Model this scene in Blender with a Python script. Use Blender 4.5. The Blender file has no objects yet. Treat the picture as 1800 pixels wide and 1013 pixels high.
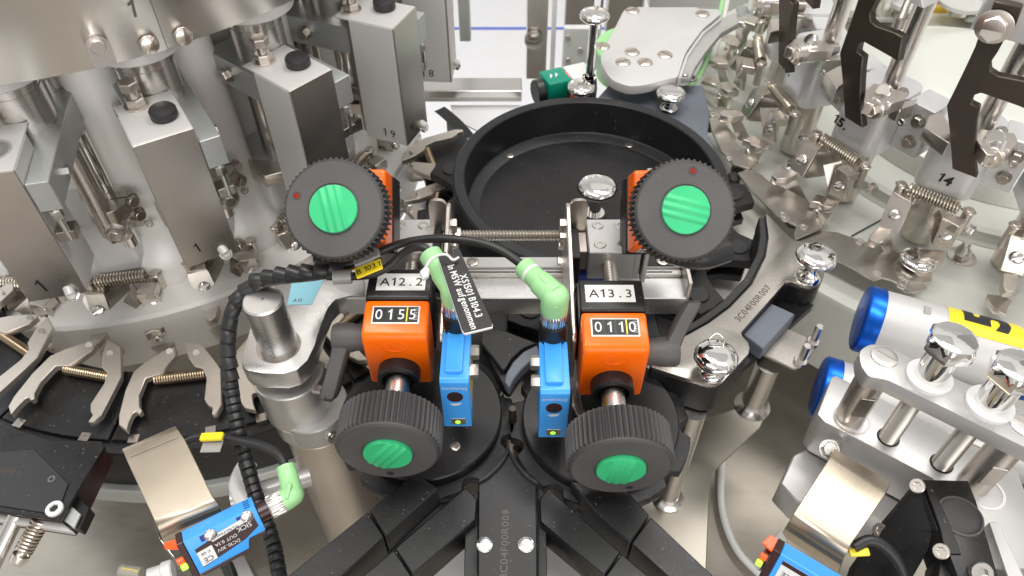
import bpy, bmesh, math, random
from mathutils import Vector as V, Matrix as M4
R = math.radians
random.seed(7)
sc = bpy.context.scene
C = sc.collection
S = 0.001                                   # everything below is written in millimetres

# ------------------------------------------------------------------ camera, light, exposure
F = 1330.0; CH = 430.0; PIT = R(47)
cam = bpy.data.cameras.new('camera'); co = bpy.data.objects.new('camera', cam); C.objects.link(co)
co.location = (0, 0, CH*S); co.rotation_euler = (R(90)-PIT, 0, 0)
cam.sensor_width = 36; cam.lens = 36*F/1800; cam.clip_start = 0.01; cam.clip_end = 60
cam.dof.use_dof = True; cam.dof.focus_distance = 0.47; cam.dof.aperture_fstop = 16.0
sc.camera = co
sc.view_settings.view_transform = 'Standard'; sc.view_settings.look = 'None'
sc.view_settings.exposure = 0.24; sc.view_settings.gamma = 1.0

W = bpy.data.worlds.new("World"); sc.world = W; W.use_nodes = True
nt = W.node_tree; nt.nodes.clear()
def N(nt, t, **k):
    n = nt.nodes.new(t)
    for a, b in k.items():
        if a in n.inputs: n.inputs[a].default_value = b
        else: setattr(n, a, b)
    return n
tc = N(nt, 'ShaderNodeTexCoord'); sp = N(nt, 'ShaderNodeSeparateXYZ'); nt.links.new(tc.outputs['Generated'], sp.inputs[0])
rp = N(nt, 'ShaderNodeValToRGB'); nt.links.new(sp.outputs['Z'], rp.inputs[0])
mp = N(nt, 'ShaderNodeMapRange'); mp.inputs['From Min'].default_value = -1; nt.links.new(sp.outputs['Z'], mp.inputs['Value']); nt.links.new(mp.outputs[0], rp.inputs[0])
cr = rp.color_ramp
for p, c in ((0.0,(.44,.39,.34,1)), (.42,(.60,.54,.48,1)), (.5,(.68,.65,.62,1)), (.62,(.97,.95,.92,1)), (.8,(.76,.73,.70,1)), (1,(.98,.97,.95,1))):
    e = cr.elements.new(p) if p not in (0.0, 1.0) else cr.elements[0 if p == 0 else -1]; e.color = c
vo = N(nt, 'ShaderNodeTexVoronoi', Scale=3.2); vo.distance = 'CHEBYCHEV'; nt.links.new(tc.outputs['Generated'], vo.inputs['Vector'])
bw = N(nt, 'ShaderNodeRGBToBW'); nt.links.new(vo.outputs['Color'], bw.inputs[0])
m2 = N(nt, 'ShaderNodeMapRange'); m2.inputs['From Min'].default_value=.25; m2.inputs['From Max'].default_value=.75; m2.inputs['To Min'].default_value = .38; m2.inputs['To Max'].default_value = 1.3; nt.links.new(bw.outputs[0], m2.inputs['Value'])
mx = N(nt, 'ShaderNodeVectorMath', operation='SCALE'); nt.links.new(rp.outputs[0], mx.inputs[0]); nt.links.new(m2.outputs[0], mx.inputs['Scale'])
bg = N(nt, 'ShaderNodeBackground', Strength=0.7); nt.links.new(mx.outputs[0], bg.inputs[0])
wo = N(nt, 'ShaderNodeOutputWorld'); nt.links.new(bg.outputs[0], wo.inputs[0])

def area(name, loc, target, sx, sy, power, col=(1,1,1)):
    l = bpy.data.lights.new(name, 'AREA'); l.shape = 'RECTANGLE'; l.size = sx; l.size_y = sy; l.energy = power; l.color = col
    o = bpy.data.objects.new(name, l); C.objects.link(o); o.location = loc
    o.rotation_euler = (V(target)-V(loc)).to_track_quat('-Z', 'Y').to_euler()
area('ceiling_lamp', (-0.35, 0.1, 2.3), (0,.45,0), 1.6, .35, 29, (1,.97,.93))
area('ceiling_lamp', (0.7, 1.2, 2.3), (0.1,.45,0), 1.6, .35, 25, (1,.98,.95))
area('broad_light', (.5, -1.7, .75), (-.1,.55,0), 2.4, 1.0, 20, (1,.98,.96))  # fill lamp added behind the camera to brighten the hub under the drum
area('broad_light', (-2.6, 1.6, 1.3), (0,.5,0), 1.6, 1.2, 24, (.86,.93,1))  # window on the left side

# ------------------------------------------------------------------ measuring: photo pixel -> millimetres on a known plane
cs, sn = math.cos(PIT), math.sin(PIT)
def ray(px, py):
    u = (px-900)/F; v = (py-506.5)/F
    return V((u, cs-v*sn, -(sn+v*cs)))
O = V((0,0,CH))
def P(px, py, z):
    r = ray(px, py); return O + r*((z-CH)/r.z)
def PY(px, py, y):
    r = ray(px, py); return O + r*(y/r.y)
def PX(px, py, x):
    r = ray(px, py); return O + r*(x/r.x)
def PN(px, py, p0, n):
    r = ray(px, py); return O + r*((p0-O).dot(n)/r.dot(n))
def PC(px, py, cx, cy, rad):
    r = ray(px, py); a = r.x*r.x+r.y*r.y; b = -2*(r.x*cx+r.y*cy); c = cx*cx+cy*cy-rad*rad
    t = (-b-math.sqrt(max(b*b-4*a*c, 0)))/(2*a); return O + r*t

# ------------------------------------------------------------------ materials
MT = {}
def mat(name, col, metal=0, rough=.5, nscale=0, namt=0, rvar=0, bump=0, stretch=(1,1,1), emit=0, coat=0, trans=0, spec=.5, scratch=0):
    m = bpy.data.materials.new(name); m.use_nodes = True; t = m.node_tree; b = t.nodes['Principled BSDF']
    b.inputs['Base Color'].default_value = (*col, 1); b.inputs['Metallic'].default_value = metal; b.inputs['Roughness'].default_value = rough
    b.inputs['Specular IOR Level'].default_value = spec
    if coat: b.inputs['Coat Weight'].default_value = coat; b.inputs['Coat Roughness'].default_value = .1
    if trans: b.inputs['Transmission Weight'].default_value = trans
    if emit: b.inputs['Emission Color'].default_value = (*col, 1); b.inputs['Emission Strength'].default_value = emit
    if nscale:
        tc = N(t, 'ShaderNodeTexCoord'); mp = N(t, 'ShaderNodeMapping'); mp.inputs['Scale'].default_value = stretch
        t.links.new(tc.outputs['Object'], mp.inputs[0])
        no = N(t, 'ShaderNodeTexNoise', Scale=nscale, Detail=5.0, Roughness=.6); t.links.new(mp.outputs[0], no.inputs['Vector'])
        n2 = N(t, 'ShaderNodeTexNoise', Scale=22.0, Detail=1.5, Roughness=.5); t.links.new(tc.outputs['Object'], n2.inputs['Vector'])
        ad = N(t, 'ShaderNodeMath', operation='ADD'); t.links.new(no.outputs[0], ad.inputs[0]); t.links.new(n2.outputs[0], ad.inputs[1])
        if rvar:
            mr = N(t, 'ShaderNodeMapRange'); mr.inputs['From Min'].default_value = .65; mr.inputs['From Max'].default_value = 1.35
            mr.inputs['To Min'].default_value = max(rough-rvar, .02); mr.inputs['To Max'].default_value = rough+rvar
            t.links.new(ad.outputs[0], mr.inputs['Value']); t.links.new(mr.outputs[0], b.inputs['Roughness'])
        if namt:
            mr = N(t, 'ShaderNodeMapRange'); mr.inputs['From Min'].default_value = .65; mr.inputs['From Max'].default_value = 1.35
            mr.inputs['To Min'].default_value = 1-namt; mr.inputs['To Max'].default_value = 1+namt
            t.links.new(ad.outputs[0], mr.inputs['Value'])
            sc_ = N(t, 'ShaderNodeVectorMath', operation='SCALE'); sc_.inputs[0].default_value = col
            t.links.new(mr.outputs[0], sc_.inputs['Scale']); last = sc_.outputs[0]
            if scratch:      # pale dust specks and fine rub marks
                n3 = N(t, 'ShaderNodeTexNoise', Scale=420.0, Detail=2.0); t.links.new(tc.outputs['Object'], n3.inputs['Vector'])
                r3 = N(t, 'ShaderNodeMapRange'); r3.inputs['From Min'].default_value = .70; r3.inputs['From Max'].default_value = .76
                r3.inputs['To Max'].default_value = scratch; t.links.new(n3.outputs[0], r3.inputs['Value'])
                mi = N(t, 'ShaderNodeMix', data_type='RGBA'); t.links.new(r3.outputs[0], mi.inputs[0]); t.links.new(last, mi.inputs[6])
                mi.inputs[7].default_value = (.45,.43,.40,1); last = mi.outputs[2]
            t.links.new(last, b.inputs['Base Color'])
        if bump:
            bu = N(t, 'ShaderNodeBump', Strength=bump, Distance=.0004); t.links.new(no.outputs[0], bu.inputs['Height']); t.links.new(bu.outputs[0], b.inputs['Normal'])
    MT[name] = m; return m
mat('steel', (.75,.72,.69), 1, .25, 900, .05, .05, .03, (1,12,1))
mat('steel_dark', (.46,.42,.38), 1, .30, 500, .10, .07, 0, (1,1,8))
mat('steel_warm', (.68,.63,.575), 1, .32, 700, .06, .06, .03, (8,1,1))
mat('box_steel', (.64,.60,.56), 1, .33, 420, .12, .09, .12, (12,12,.5))
mat('drum_steel', (.72,.69,.65), 1, .33, 600, .06, .06, .06, (1,1,12))
mat('alu', (.52,.51,.50), .6, .38, 1200, .06, .07, .10)
mat('alu_warm', (.66,.60,.53), .85, .36, 900, .08, .07, .03)
mat('gripper_alu', (.72,.72,.73), .5, .32, 90, .03, .04, 0, (1,1,14))
mat('alu_brushed', (.70,.69,.68), .95, .30, 500, .07, .08, .18, (1,30,1))
mat('alu_grey', (.50,.52,.51), .7, .42, 900, .10, .08, .10)
mat('alu_pale', (.57,.56,.55), .25, .45, 900, .04, .05, .06)
mat('chrome', (.88,.87,.85), 1, .045)
mat('thread', (.60,.57,.52), 1, .32)
mat('spring', (.60,.54,.45), 1, .3)
mat('brass_spring', (.44,.35,.24), 1, .35, 900, .12, .08)
mat('black_ano', (.012,.0115,.012), .15, .38, 700, .25, .12, .08, scratch=.35)
mat('black_matt', (.014,.014,.015), 0, .5, 500, .3, .1, .1, scratch=.25)
mat('bowl_black', (.014,.014,.016), .1, .42, 500, .3, .12, .05, scratch=.25)
mat('tan_steel', (.46,.40,.32), .9, .36, 1500, .16, .09, .08, (1,3,1))
mat('plate_steel', (.52,.49,.45), 1, .28, 900, .08, .07, .02, (3,3,1))
mat('sheet_steel', (.38,.35,.30), .95, .40)
mat('bowl_floor', (.028,.028,.030), .1, .45, 500, .3, .1, .05, scratch=.4)
mat('knob_face', (.080,.076,.076), 0, .48, 2600, .25, .08, .5, scratch=.10)
mat('knob_black', (.050,.049,.050), 0, .55, 2600, .35, .08, .5, scratch=.10)
mat('rubber', (.018,.018,.019), 0, .42, 900, .2, .1, .1)
mat('hook', (.085,.068,.056), .75, .42, 700, .18, .08, .15)
mat('green', (.035,.50,.20), 0, .45, 1500, .10, .08, .08, scratch=.10)
mat('lime', (.33,.64,.30), 0, .42, 900, .06, .06, .05)
mat('orange', (1.0,.150,.0), 0, .34, 400, .04, .08, .02, coat=.12, spec=.35, scratch=.08)
mat('blue', (.055,.36,.90), 0, .34, 700, .04, .06, .04)
mat('blue_ano', (.008,.12,.62), .8, .33, 700, .05, .05, .04, (1,1,1))
mat('navy', (.012,.03,.22), 0, .35, 700, .05, .05)
mat('white', (.72,.72,.72), 0, .5, 700, .04, .05)
mat('label', (.74,.74,.72), 0, .45, 700, .03, .05)
mat('ink', (.012,.012,.014), 0, .5)
mat('laser', (.10,.075,.055), .3, .6)
mat('yellow', (.86,.66,.02), 0, .4, 700, .05, .05)
mat('yellow_dull', (.66,.43,.03), 0, .45, 300, .12, .05)
mat('pale_blue', (.24,.52,.62), 0, .45, 700, .05, .05)
mat('pvc', (.70,.70,.68), 0, .35, 700, .04, .05)
mat('grey_block', (.13,.145,.175), .2, .45, 700, .08, .05)
mat('platform', (.64,.65,.60), .15, .34, 300, .03, .05, .02)
mat('hub', (.84,.82,.79), .1, .38, 300, .03, .05, .02)
mat('deck', (.34,.31,.265), .75, .42, 60, .08, .08, .03, (1,6,1), scratch=.08)
mat('wall', (.80,.80,.81), 0, .6, 60, .02, .05)
mat('blue_line', (.12,.18,.62), 0, .6)
mat('valve_green', (.0,.25,.16), 0, .4, 300, .05, .05)
mat('clear', (.75,.76,.76), 0, .18, trans=.75)
mat('film', (.62,.61,.58), 0, .25, trans=.55)
mat('eng', (.11,.105,.10), .2, .6)
mat('led_g', (.45,.95,.08), 0, .3, emit=.5)
mat('led_y', (.95,.85,.05), 0, .3, emit=.4)
mat('led_r', (1,.10,.02), 0, .3, emit=.45)
mat('red_dot', (.25,.012,.006), 0, .3)
mat('maroon', (.035,.012,.012), 0, .3)
mat('sep', (.02,.02,.02), 0, .2)

# ------------------------------------------------------------------ mesh builder
def basis(n):
    n = n.normalized(); a = V((0,0,1)) if abs(n.z) < .9 else V((0,1,0))
    x = a.cross(n).normalized(); return x, n.cross(x), n
class MB:
    def __init__(s): s.v = []; s.f = []
    def add(s, vs, fs):
        k = len(s.v); s.v += [V(p) for p in vs]; s.f += [tuple(i+k for i in f) for f in fs]; return s
    def box(s, c, d, ax=None):
        X, Y, Z = ax or (V((1,0,0)), V((0,1,0)), V((0,0,1))); c = V(c)
        vs = [c+X*(i*d[0]/2)+Y*(j*d[1]/2)+Z*(k*d[2]/2) for i in (-1,1) for j in (-1,1) for k in (-1,1)]
        return s.add(vs, [(0,1,3,2),(4,6,7,5),(0,4,5,1),(2,3,7,6),(0,2,6,4),(1,5,7,3)])
    def bb(s, x0,x1,y0,y1,z0,z1): return s.box(((x0+x1)/2,(y0+y1)/2,(z0+z1)/2), (x1-x0,y1-y0,z1-z0))
    def prism(s, pts, d):
        pts = [V(p) for p in pts]; d = V(d); n = len(pts)
        nn = sum(((pts[i]-pts[0]).cross(pts[(i+1)%n]-pts[0]) for i in range(n)), V())
        if nn.dot(d) > 0: pts = pts[::-1]
        return s.add(pts+[p+d for p in pts], [tuple(range(n)), tuple(range(2*n-1, n-1, -1))]+[(i, i+n, (i+1)%n+n, (i+1)%n) for i in range(n)])
    def lathe(s, prof, o, n, seg=32, rf=None, x=None):
        o = V(o); X, Y, Z = basis(V(n))
        if x is not None: X = V(x).normalized(); Y = Z.cross(X)
        vs = []; fs = []; m = len(prof)
        for i in range(seg):
            a = 2*math.pi*i/seg; q = rf(i) if rf else 1
            for j, pr in enumerate(prof):
                k = q if (len(pr) > 2 and pr[2]) else 1
                vs.append(o+X*(math.cos(a)*pr[0]*k)+Y*(math.sin(a)*pr[0]*k)+Z*pr[1])
        for i in range(seg):
            i2 = (i+1)%seg
            for j in range(m-1): fs.append((i*m+j, i2*m+j, i2*m+j+1, i*m+j+1))
        if prof[0][0] > 0: fs.append(tuple(i*m for i in range(seg))[::-1])
        if prof[-1][0] > 0: fs.append(tuple(i*m+m-1 for i in range(seg)))
        return s.add(vs, fs)
    def cyl(s, a, b, r, r2=None, seg=28, ch=0):
        a = V(a); b = V(b); L = (b-a).length; r2 = r if r2 is None else r2
        pr = [(r,0),(r2,L)] if not ch else [(r-ch,0),(r,ch),(r2,L-ch),(r2-ch,L)]
        return s.lathe(pr, a, b-a, seg)
    def tube(s, pts, r, seg=12, rf=None):
        pts = [V(p) for p in pts]; n = len(pts); vs = []; fs = []; X = None
        for i, p in enumerate(pts):
            t = (pts[min(i+1,n-1)]-pts[max(i-1,0)]).normalized()
            if X is None: X = basis(t)[0]
            X = (X - t*X.dot(t)).normalized(); Y = t.cross(X); rr = r*(rf(i) if rf else 1)
            vs += [p+X*(math.cos(2*math.pi*k/seg)*rr)+Y*(math.sin(2*math.pi*k/seg)*rr) for k in range(seg)]
        for i in range(n-1):
            for k in range(seg): fs.append((i*seg+k, i*seg+(k+1)%seg, (i+1)*seg+(k+1)%seg, (i+1)*seg+k))
        fs += [tuple(range(seg))[::-1], tuple((n-1)*seg+k for k in range(seg))]
        return s.add(vs, fs)
    def slab(s, a, b, w, th, up=V((0,0,1))):
        a = V(a); b = V(b); d = (b-a).normalized(); X = d.cross(V(up)).normalized(); Z = X.cross(d)
        return s.box((a+b)/2, (w,(b-a).length,th), (X,d,Z))
    def helix(s, a, b, rad, wire, turns, seg=7, per=14):
        a = V(a); b = V(b); X, Y, Z = basis(b-a); n = int(turns*per)
        return s.tube([a+(b-a)*(i/n)+(X*math.cos(2*math.pi*i/per)+Y*math.sin(2*math.pi*i/per))*rad for i in range(n+1)], wire, seg)
    def xf(s, m): s.v = [m@p for p in s.v]; return s
def rr(cx, cy, w, h, r, n=5):
    out = []
    for sx, sy, a0 in ((1,1,0),(-1,1,90),(-1,-1,180),(1,-1,270)):
        for i in range(n+1):
            a = R(a0+90*i/n); out.append((cx+sx*(w/2-r)+math.cos(a)*r, cy+sy*(h/2-r)+math.sin(a)*r))
    return out
def spl(pts, n=10):
    pts = [V(p) for p in pts]; q = [2*pts[0]-pts[1]]+pts+[2*pts[-1]-pts[-2]]; out = []
    for i in range(len(pts)-1):
        a,b,c,d = q[i:i+4]
        for k in range(n):
            t = k/n; out.append(.5*((2*b)+(c-a)*t+(2*a-5*b+4*c-d)*t*t+(3*b-a-3*c+d)*t**3))
    return out+[pts[-1]]
def rnd(pts, rad, n=4):
    """round the corners of a closed polygon (pixels or mm, 2D)"""
    out = []; m = len(pts)
    for i, p in enumerate(pts):
        r_ = rad[i] if isinstance(rad, (list,tuple)) else rad
        p = V(p).to_2d() if not isinstance(p, V) else p; a = V(pts[i-1]); b = V(pts[(i+1)%m]); p = V(p)
        if r_ <= 0: out.append(p); continue
        da = (a-p); db = (b-p); r1 = min(r_, da.length*.45, db.length*.45); s0 = p+da.normalized()*r1; s1 = p+db.normalized()*r1
        for k in range(n+1):
            t = k/n; out.append(s0*(1-t)**2+p*2*t*(1-t)+s1*t*t)
    return out
def PZ(pts, z): return [P(p[0], p[1], z) for p in pts]

ROOT = {}
class Thing:
    def __init__(s, name, label, cat, loc=(0,0,0), rot=0, group=None, kind=None):
        s.e = bpy.data.objects.new(name, None); C.objects.link(s.e); s.e.empty_display_size = .01
        s.e.location = V(loc)*S; s.e.rotation_euler = (0,0,rot)
        if label: s.e['label'] = label
        if cat: s.e['category'] = cat
        if group: s.e['group'] = group
        if kind: s.e['kind'] = kind
        s.inv = (M4.Translation(V(loc)) @ M4.Rotation(rot, 4, 'Z')).inverted()
    def part(s, name, mb, m, bev=0, parent=None, label=None, seg=1, smooth=35, kind=None):
        o = mk(name, mb, m, bev, s.inv, seg, smooth); o.parent = parent or s.e
        if label: o['label'] = label
        if kind: o['kind'] = kind
        return o
def mk(name, mb, m, bev=0, inv=None, seg=1, smooth=35):
    me = bpy.data.meshes.new(name); vs = [(inv@p if inv else p)*S for p in mb.v]
    me.from_pydata([tuple(v) for v in vs], [], mb.f)
    bm = bmesh.new(); bm.from_mesh(me); bmesh.ops.recalc_face_normals(bm, faces=bm.faces)
    if bev:
        ed = [e for e in bm.edges if len(e.link_faces) == 2 and e.calc_face_angle(0) > R(30)]
        bmesh.ops.bevel(bm, geom=ed, offset=bev*S, segments=seg, profile=.6, affect='EDGES', clamp_overlap=True)
    bm.to_mesh(me); bm.free()
    for p in me.polygons: p.use_smooth = True
    me.set_sharp_from_angle(angle=R(smooth))
    me.materials.append(MT[m]); o = bpy.data.objects.new(name, me); C.objects.link(o); return o
def solo(name, label, cat, mb, m, bev=0, group=None, kind=None, seg=1, smooth=35):
    c = sum(mb.v, V())/len(mb.v); c.z = min(p.z for p in mb.v)
    o = mk(name, mb, m, bev, M4.Translation(c).inverted(), seg, smooth); o.location = c*S
    if label: o['label'] = label
    if cat: o['category'] = cat
    if group: o['group'] = group
    if kind: o['kind'] = kind
    return o
def copy_tree(o, parent=None):
    c = o.copy(); C.objects.link(c); c.parent = parent
    for ch in o.children: copy_tree(ch, c)
    return c
def dup(t, loc, rot, label):
    c = copy_tree(t.e if isinstance(t, Thing) else t); c.location = V(loc)*S; c.rotation_euler = (0,0,rot); c['label'] = label; return c
def glyph(ch, bold):
    if ch == '1':
        vs = [(.20,0),(.31,0),(.31,.72),(.22,.72),(.20,.66),(.06,.575),(.06,.485),(.20,.56)]
        vs = [(x+(bold if x > .3 else 0), y) for x, y in vs]
        return [V((x, y, 0)) for x, y in vs], [(0,1,2,3,4,7),(4,5,6,7)]
    cu = bpy.data.curves.new('t', 'FONT'); cu.body = ch; cu.size = 1; cu.resolution_u = 3; cu.offset = bold
    ob = bpy.data.objects.new('t', cu); me = bpy.data.meshes.new_from_object(ob)
    r_ = [v.co.copy() for v in me.vertices], [tuple(p.vertices) for p in me.polygons]
    bpy.data.objects.remove(ob); bpy.data.curves.remove(cu); bpy.data.meshes.remove(me); return r_
_gc = {}
def text(s_, o, right, up, size, ext=.06, sx=1.0, bold=0, mono=0):
    """lettering as a thin mesh: o = centre, right/up = directions, size = letter height in mm"""
    X = V(right).normalized(); Yv = V(up); Yv = (Yv-X*Yv.dot(X)).normalized(); Z = X.cross(Yv); o = V(o); k = size/.72
    vs = []; fc = []; x0 = 0
    for ch in s_:
        if ch == ' ': x0 += .3; continue
        if (ch, bold) not in _gc: _gc[(ch, bold)] = glyph(ch, bold)
        gv, gf = _gc[(ch, bold)]; a = min(v.x for v in gv); b = max(v.x for v in gv); n = len(vs)
        if mono: off = x0+mono/2-(a+b)/2; x0 += mono
        else: off = x0-a; x0 += b-a+.10
        vs += [V((v.x+off, v.y, 0)) for v in gv]; fc += [tuple(i+n for i in f) for f in gf]
    xs = [v.x for v in vs]; ys = [v.y for v in vs]; mx_ = (min(xs)+max(xs))/2; my = (min(ys)+max(ys))/2
    mb = MB(); n = len(vs); cnt = {}
    base = [o+X*((v.x-mx_)*k*sx)+Yv*((v.y-my)*k)+Z*.05 for v in vs]; mb.v = base+[p+Z*ext for p in base]
    for f in fc:
        for i in range(len(f)): cnt[(f[i], f[(i+1)%len(f)])] = 1
    mb.f = [tuple(i+n for i in f) for f in fc]+[f[::-1] for f in fc]+[(a, b, b+n, a+n) for (a, b) in cnt if (b, a) not in cnt]
    return mb
def dome(r, h, n=5): return [(r*math.cos(math.pi/2*i/n) if i < n else 0.0, h*math.sin(math.pi/2*i/n)) for i in range(n+1)]

# fasteners: each returns an MB
def slot_screw(o, n, r, h=1.2, ang=0, dm=.9):
    o = V(o); n = V(n).normalized(); X, Y, Z = basis(n); X2 = X*math.cos(ang)+Y*math.sin(ang); Y2 = Z.cross(X2); mb = MB()
    mb.lathe([(r*.96,0),(r,h*.25),(r*.97,h*.5),(0,h*.5)], o, n, 24)
    w = r*.13
    for sg in (1,-1):
        ring = []
        K = 10
        for lev, (rs, hh) in enumerate(((.97,h*.45),(.86,h*.45+dm*.55),(.6,h*.45+dm*.85),(.0,h*.45+dm))):
            a0 = math.asin(min(w/(r*rs), 1)) if rs > 0 else 0; row = []
            for k in range(K+1):
                if rs > 0: a = a0+(math.pi-2*a0)*k/K; q = (math.cos(a)*r*rs, math.sin(a)*r*rs)
                else: q = (math.sqrt(r*r*.36-w*w)*(1-2*k/K)*.9, w)
                row.append(o+X2*(q[0]*sg)+Y2*(q[1]*sg)+Z*hh)
            ring.append(row)
        vs = [p for row in ring for p in row]; fs = []
        for j in range(3):
            for k in range(K): fs.append((j*(K+1)+k, j*(K+1)+k+1, (j+1)*(K+1)+k+1, (j+1)*(K+1)+k))
        b = len(vs)
        for j in range(4): vs += [ring[j][0]-Z*(h*.3), ring[j][K]-Z*(h*.3)]
        b0 = ring[0][0]-Z*(h*.2); b1 = ring[0][K]-Z*(h*.2)
        vs += [b0, b1]; i0 = len(vs)-2
        fs.append((0,(K+1),2*(K+1),3*(K+1),3*(K+1)+K,2*(K+1)+K,(K+1)+K,K,i0+1,i0))
        mb.add(vs, fs)
    return mb
def socket_screw(o, n, r, h=1.6, torx=False):
    q = r*.52
    def hexr(i, seg=24):
        a = 2*math.pi*i/seg; 
        if torx: return 1+.14*math.cos(6*a)
        return math.cos(R(30))/math.cos((a % R(60))-R(30))*1.08
    return MB().lathe([(r,0),(r,h*.75),(r*.9,h),(q,h,1),(q*.96,h*.35,1),(0,h*.35)], o, n, 24, rf=hexr)
def hexm(o, n, r, h, x=None, seg=6, dm=True):
    prof = [(r,0),(r,h*.85),(r*.88,h),(0,h)] if dm else [(r,0),(r,h),(0,h)]
    return MB().lathe(prof, o, n, 6, x=x)
def hex_bolt(o, n, r, h, washer=None, x=None):
    o = V(o); n = V(n).normalized(); mb = MB(); z = 0
    if washer: mb.lathe([(washer,0),(washer,1.0),(washer*.97,1.2),(0,1.2)], o, n, 28); z = 1.2
    mb.lathe([(r,z),(r,z+h*.85),(r*.9,z+h),(0,z+h)], o, n, 6, x=x)
    mb.lathe([(r*.84,z+h),(r*.78,z+h+.25),(0,z+h+.3)], o, n, 20)
    return mb
def threaded(a, b, r, pitch=1.3, seg=20):
    a = V(a); b = V(b); L = (b-a).length; n = int(L/pitch*2); n += n % 2
    return MB().lathe([(r if i % 2 else r*.80, L*i/n) for i in range(n+1)], a, b-a, seg)
X1, Y1, Z1 = V((1,0,0)), V((0,1,0)), V((0,0,1))
# ================================================================== SETTING
def cyl_wall(cx, cy, prof, seg=96, a0=0, a1=360):
    mb = MB(); vs = []; m = len(prof); n = seg
    for i in range(n+1):
        a = R(a0+(a1-a0)*i/n)
        for r, z in prof: vs.append(V((cx+r*math.cos(a), cy+r*math.sin(a), z)))
    fs = [(i*m+j, (i+1)*m+j, (i+1)*m+j+1, i*m+j+1) for i in range(n) for j in range(m-1)]
    return mb.add(vs, fs)
LC = (-411., 722.); RC = (539., 722.); WC = (-290., 571.)
solo('machine_deck', None, None, MB().bb(-1100,1300,-60,745,-266,-260), 'deck', kind='structure')
solo('floor', None, None, MB().bb(-4200,4200,-300,3600,-905,-900), 'wall', kind='structure')
solo('back_wall', None, None, MB().bb(-4200,4200,3600,3620,-900,2600), 'wall', kind='structure')
pf = MB()
pf.lathe([(0,-76),(363,-76),(365,-80),(365,-165)], (RC[0],RC[1],0), Z1, 128)
t = Thing('turntable_housing', 'pale grey-green round housing with stepped rings under the right gripper wheel', 'housing', (RC[0],RC[1],-130))
t.part('platform', pf, 'platform', smooth=50)
t.part('base_ring', MB().lathe([(0,-60),(192,-60),(204,-60),(209,-63),(211,-72),(214,-75.5),(0,-75.5)], (RC[0],RC[1],0), Z1, 128), 'platform', smooth=25)
t.part('column', MB().lathe([(0,-8),(88,-8),(100,-11),(112,-18),(131,-26),(146,-33),(160,-40),(163,-48),(166,-59.5),(0,-59.5)], (RC[0],RC[1],0), Z1, 128), 'platform', smooth=25)
for px, py in ((1690,452), (1420,505), (1680,102), (1545,55)):
    z = -76 if py > 150 else -60
    t.part('bolt', hex_bolt(P(px,py,z), Z1, 7.5, 7, 13), 'steel_warm') if py == 452 else t.part('screw', MB().lathe([(9,0),(9,2)]+[(9*math.cos(R(k)),2+3*math.sin(R(k))) for k in (15,35,60)]+[(0,5)], P(px,py,z), Z1, 24), 'steel_warm')
t.part('bolt', MB().lathe([(6,0),(6,5),(4,8),(4,12),(3,13),(0,13)], P(1690,445,-69), Z1, 20), 'steel_warm')

t = Thing('carousel_hub', 'pale round hub wall with a flared foot behind the stainless box covers', 'machine hub', (LC[0],LC[1],-130))
t.part('hub_wall', MB().lathe([(0,170),(206,170),(206,-4),(208,-8),(214,-10),(216,-14),(218,-30),(224,-44),(240,-52),(256,-56),(259,-60),(259,-66),(266,-70),(300,-72),(303,-75),(303,-130)], (LC[0],LC[1],0), Z1, 160), 'hub', smooth=25)
for k_ in range(-1, 4):
    a_ = R(-57.8+9+18*k_); cx_ = LC[0]+232*math.cos(a_); cy_ = LC[1]+232*math.sin(a_)
    t.part('hub_column', MB().lathe([(40,-70),(39,-56),(34,-44),(28,-34),(25,-20),(23,0),(20,158)], (cx_,cy_,0), Z1, 48), 'hub', smooth=50)
# the drum above the stations: two wrapped steel sheets with a seam
t = Thing('drum_cover', 'large brushed stainless drum with a seam and the number 1 at top left', 'drum', (LC[0],LC[1],166))
seam = PC(268, 12, LC[0], LC[1], 311.5); sa = math.degrees(math.atan2(seam.y-LC[1], seam.x-LC[0]))
t.part('drum_sheet', cyl_wall(*LC, [(310,168),(311.6,166),(312,166.4),(312,330)], 140, sa-120, sa-.07), 'drum_steel', smooth=50)
t.part('drum_sheet', cyl_wall(*LC, [(310,169),(311.6,167),(312,167.4),(312,330)], 120, sa+.07, sa+90), 'drum_steel', smooth=50)
t.part('seam_plate', cyl_wall(*LC, [(309.5,163),(309.5,330)], 6, sa-1.6, sa+1.6), 'alu')
t.part('drum_bottom', cyl_wall(*LC, [(311,168),(200,168)], 140, sa-120, sa+90), 'alu_grey')
for px, py in ((262,79), (322,64)):
    p = PC(px, py, LC[0], LC[1], 312.3); n = V((p.x-LC[0], p.y-LC[1], 0)).normalized()
    t.part('dome_screw', slot_screw(p, n, 6.6, 1.2, 1.0+ (.25 if px>300 else -.1), 3.2), 'steel_warm')
p = PC(173, 84, LC[0], LC[1], 313.5); n = V((p.x-LC[0], p.y-LC[1], 0)).normalized(); ta = Z1.cross(n)
cl = MB(); pts = [p+ta*x+Z1*y for x, y in [(-7,-13),(-7,2)]+[(7*math.cos(R(a)),2+7*math.sin(R(a))) for a in (160,135,110,90,70,45,20)]+[(7,2),(7,-13)]]
cl.prism([q-n*1.5 for q in pts], n*3); t.part('clip', cl, 'steel')
t.part('clip_pin', MB().cyl(p+n*1.5+Z1*2, p+n*4.5+Z1*2, 5, ch=.8), 'steel_warm')
p = PC(232, 16, LC[0], LC[1], 312.2); n = V((p.x-LC[0], p.y-LC[1], 0)).normalized()
t.part('number', text('1', p, Z1.cross(n)*.97-Z1*.12, Z1, 11, .05), 'eng')

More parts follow.
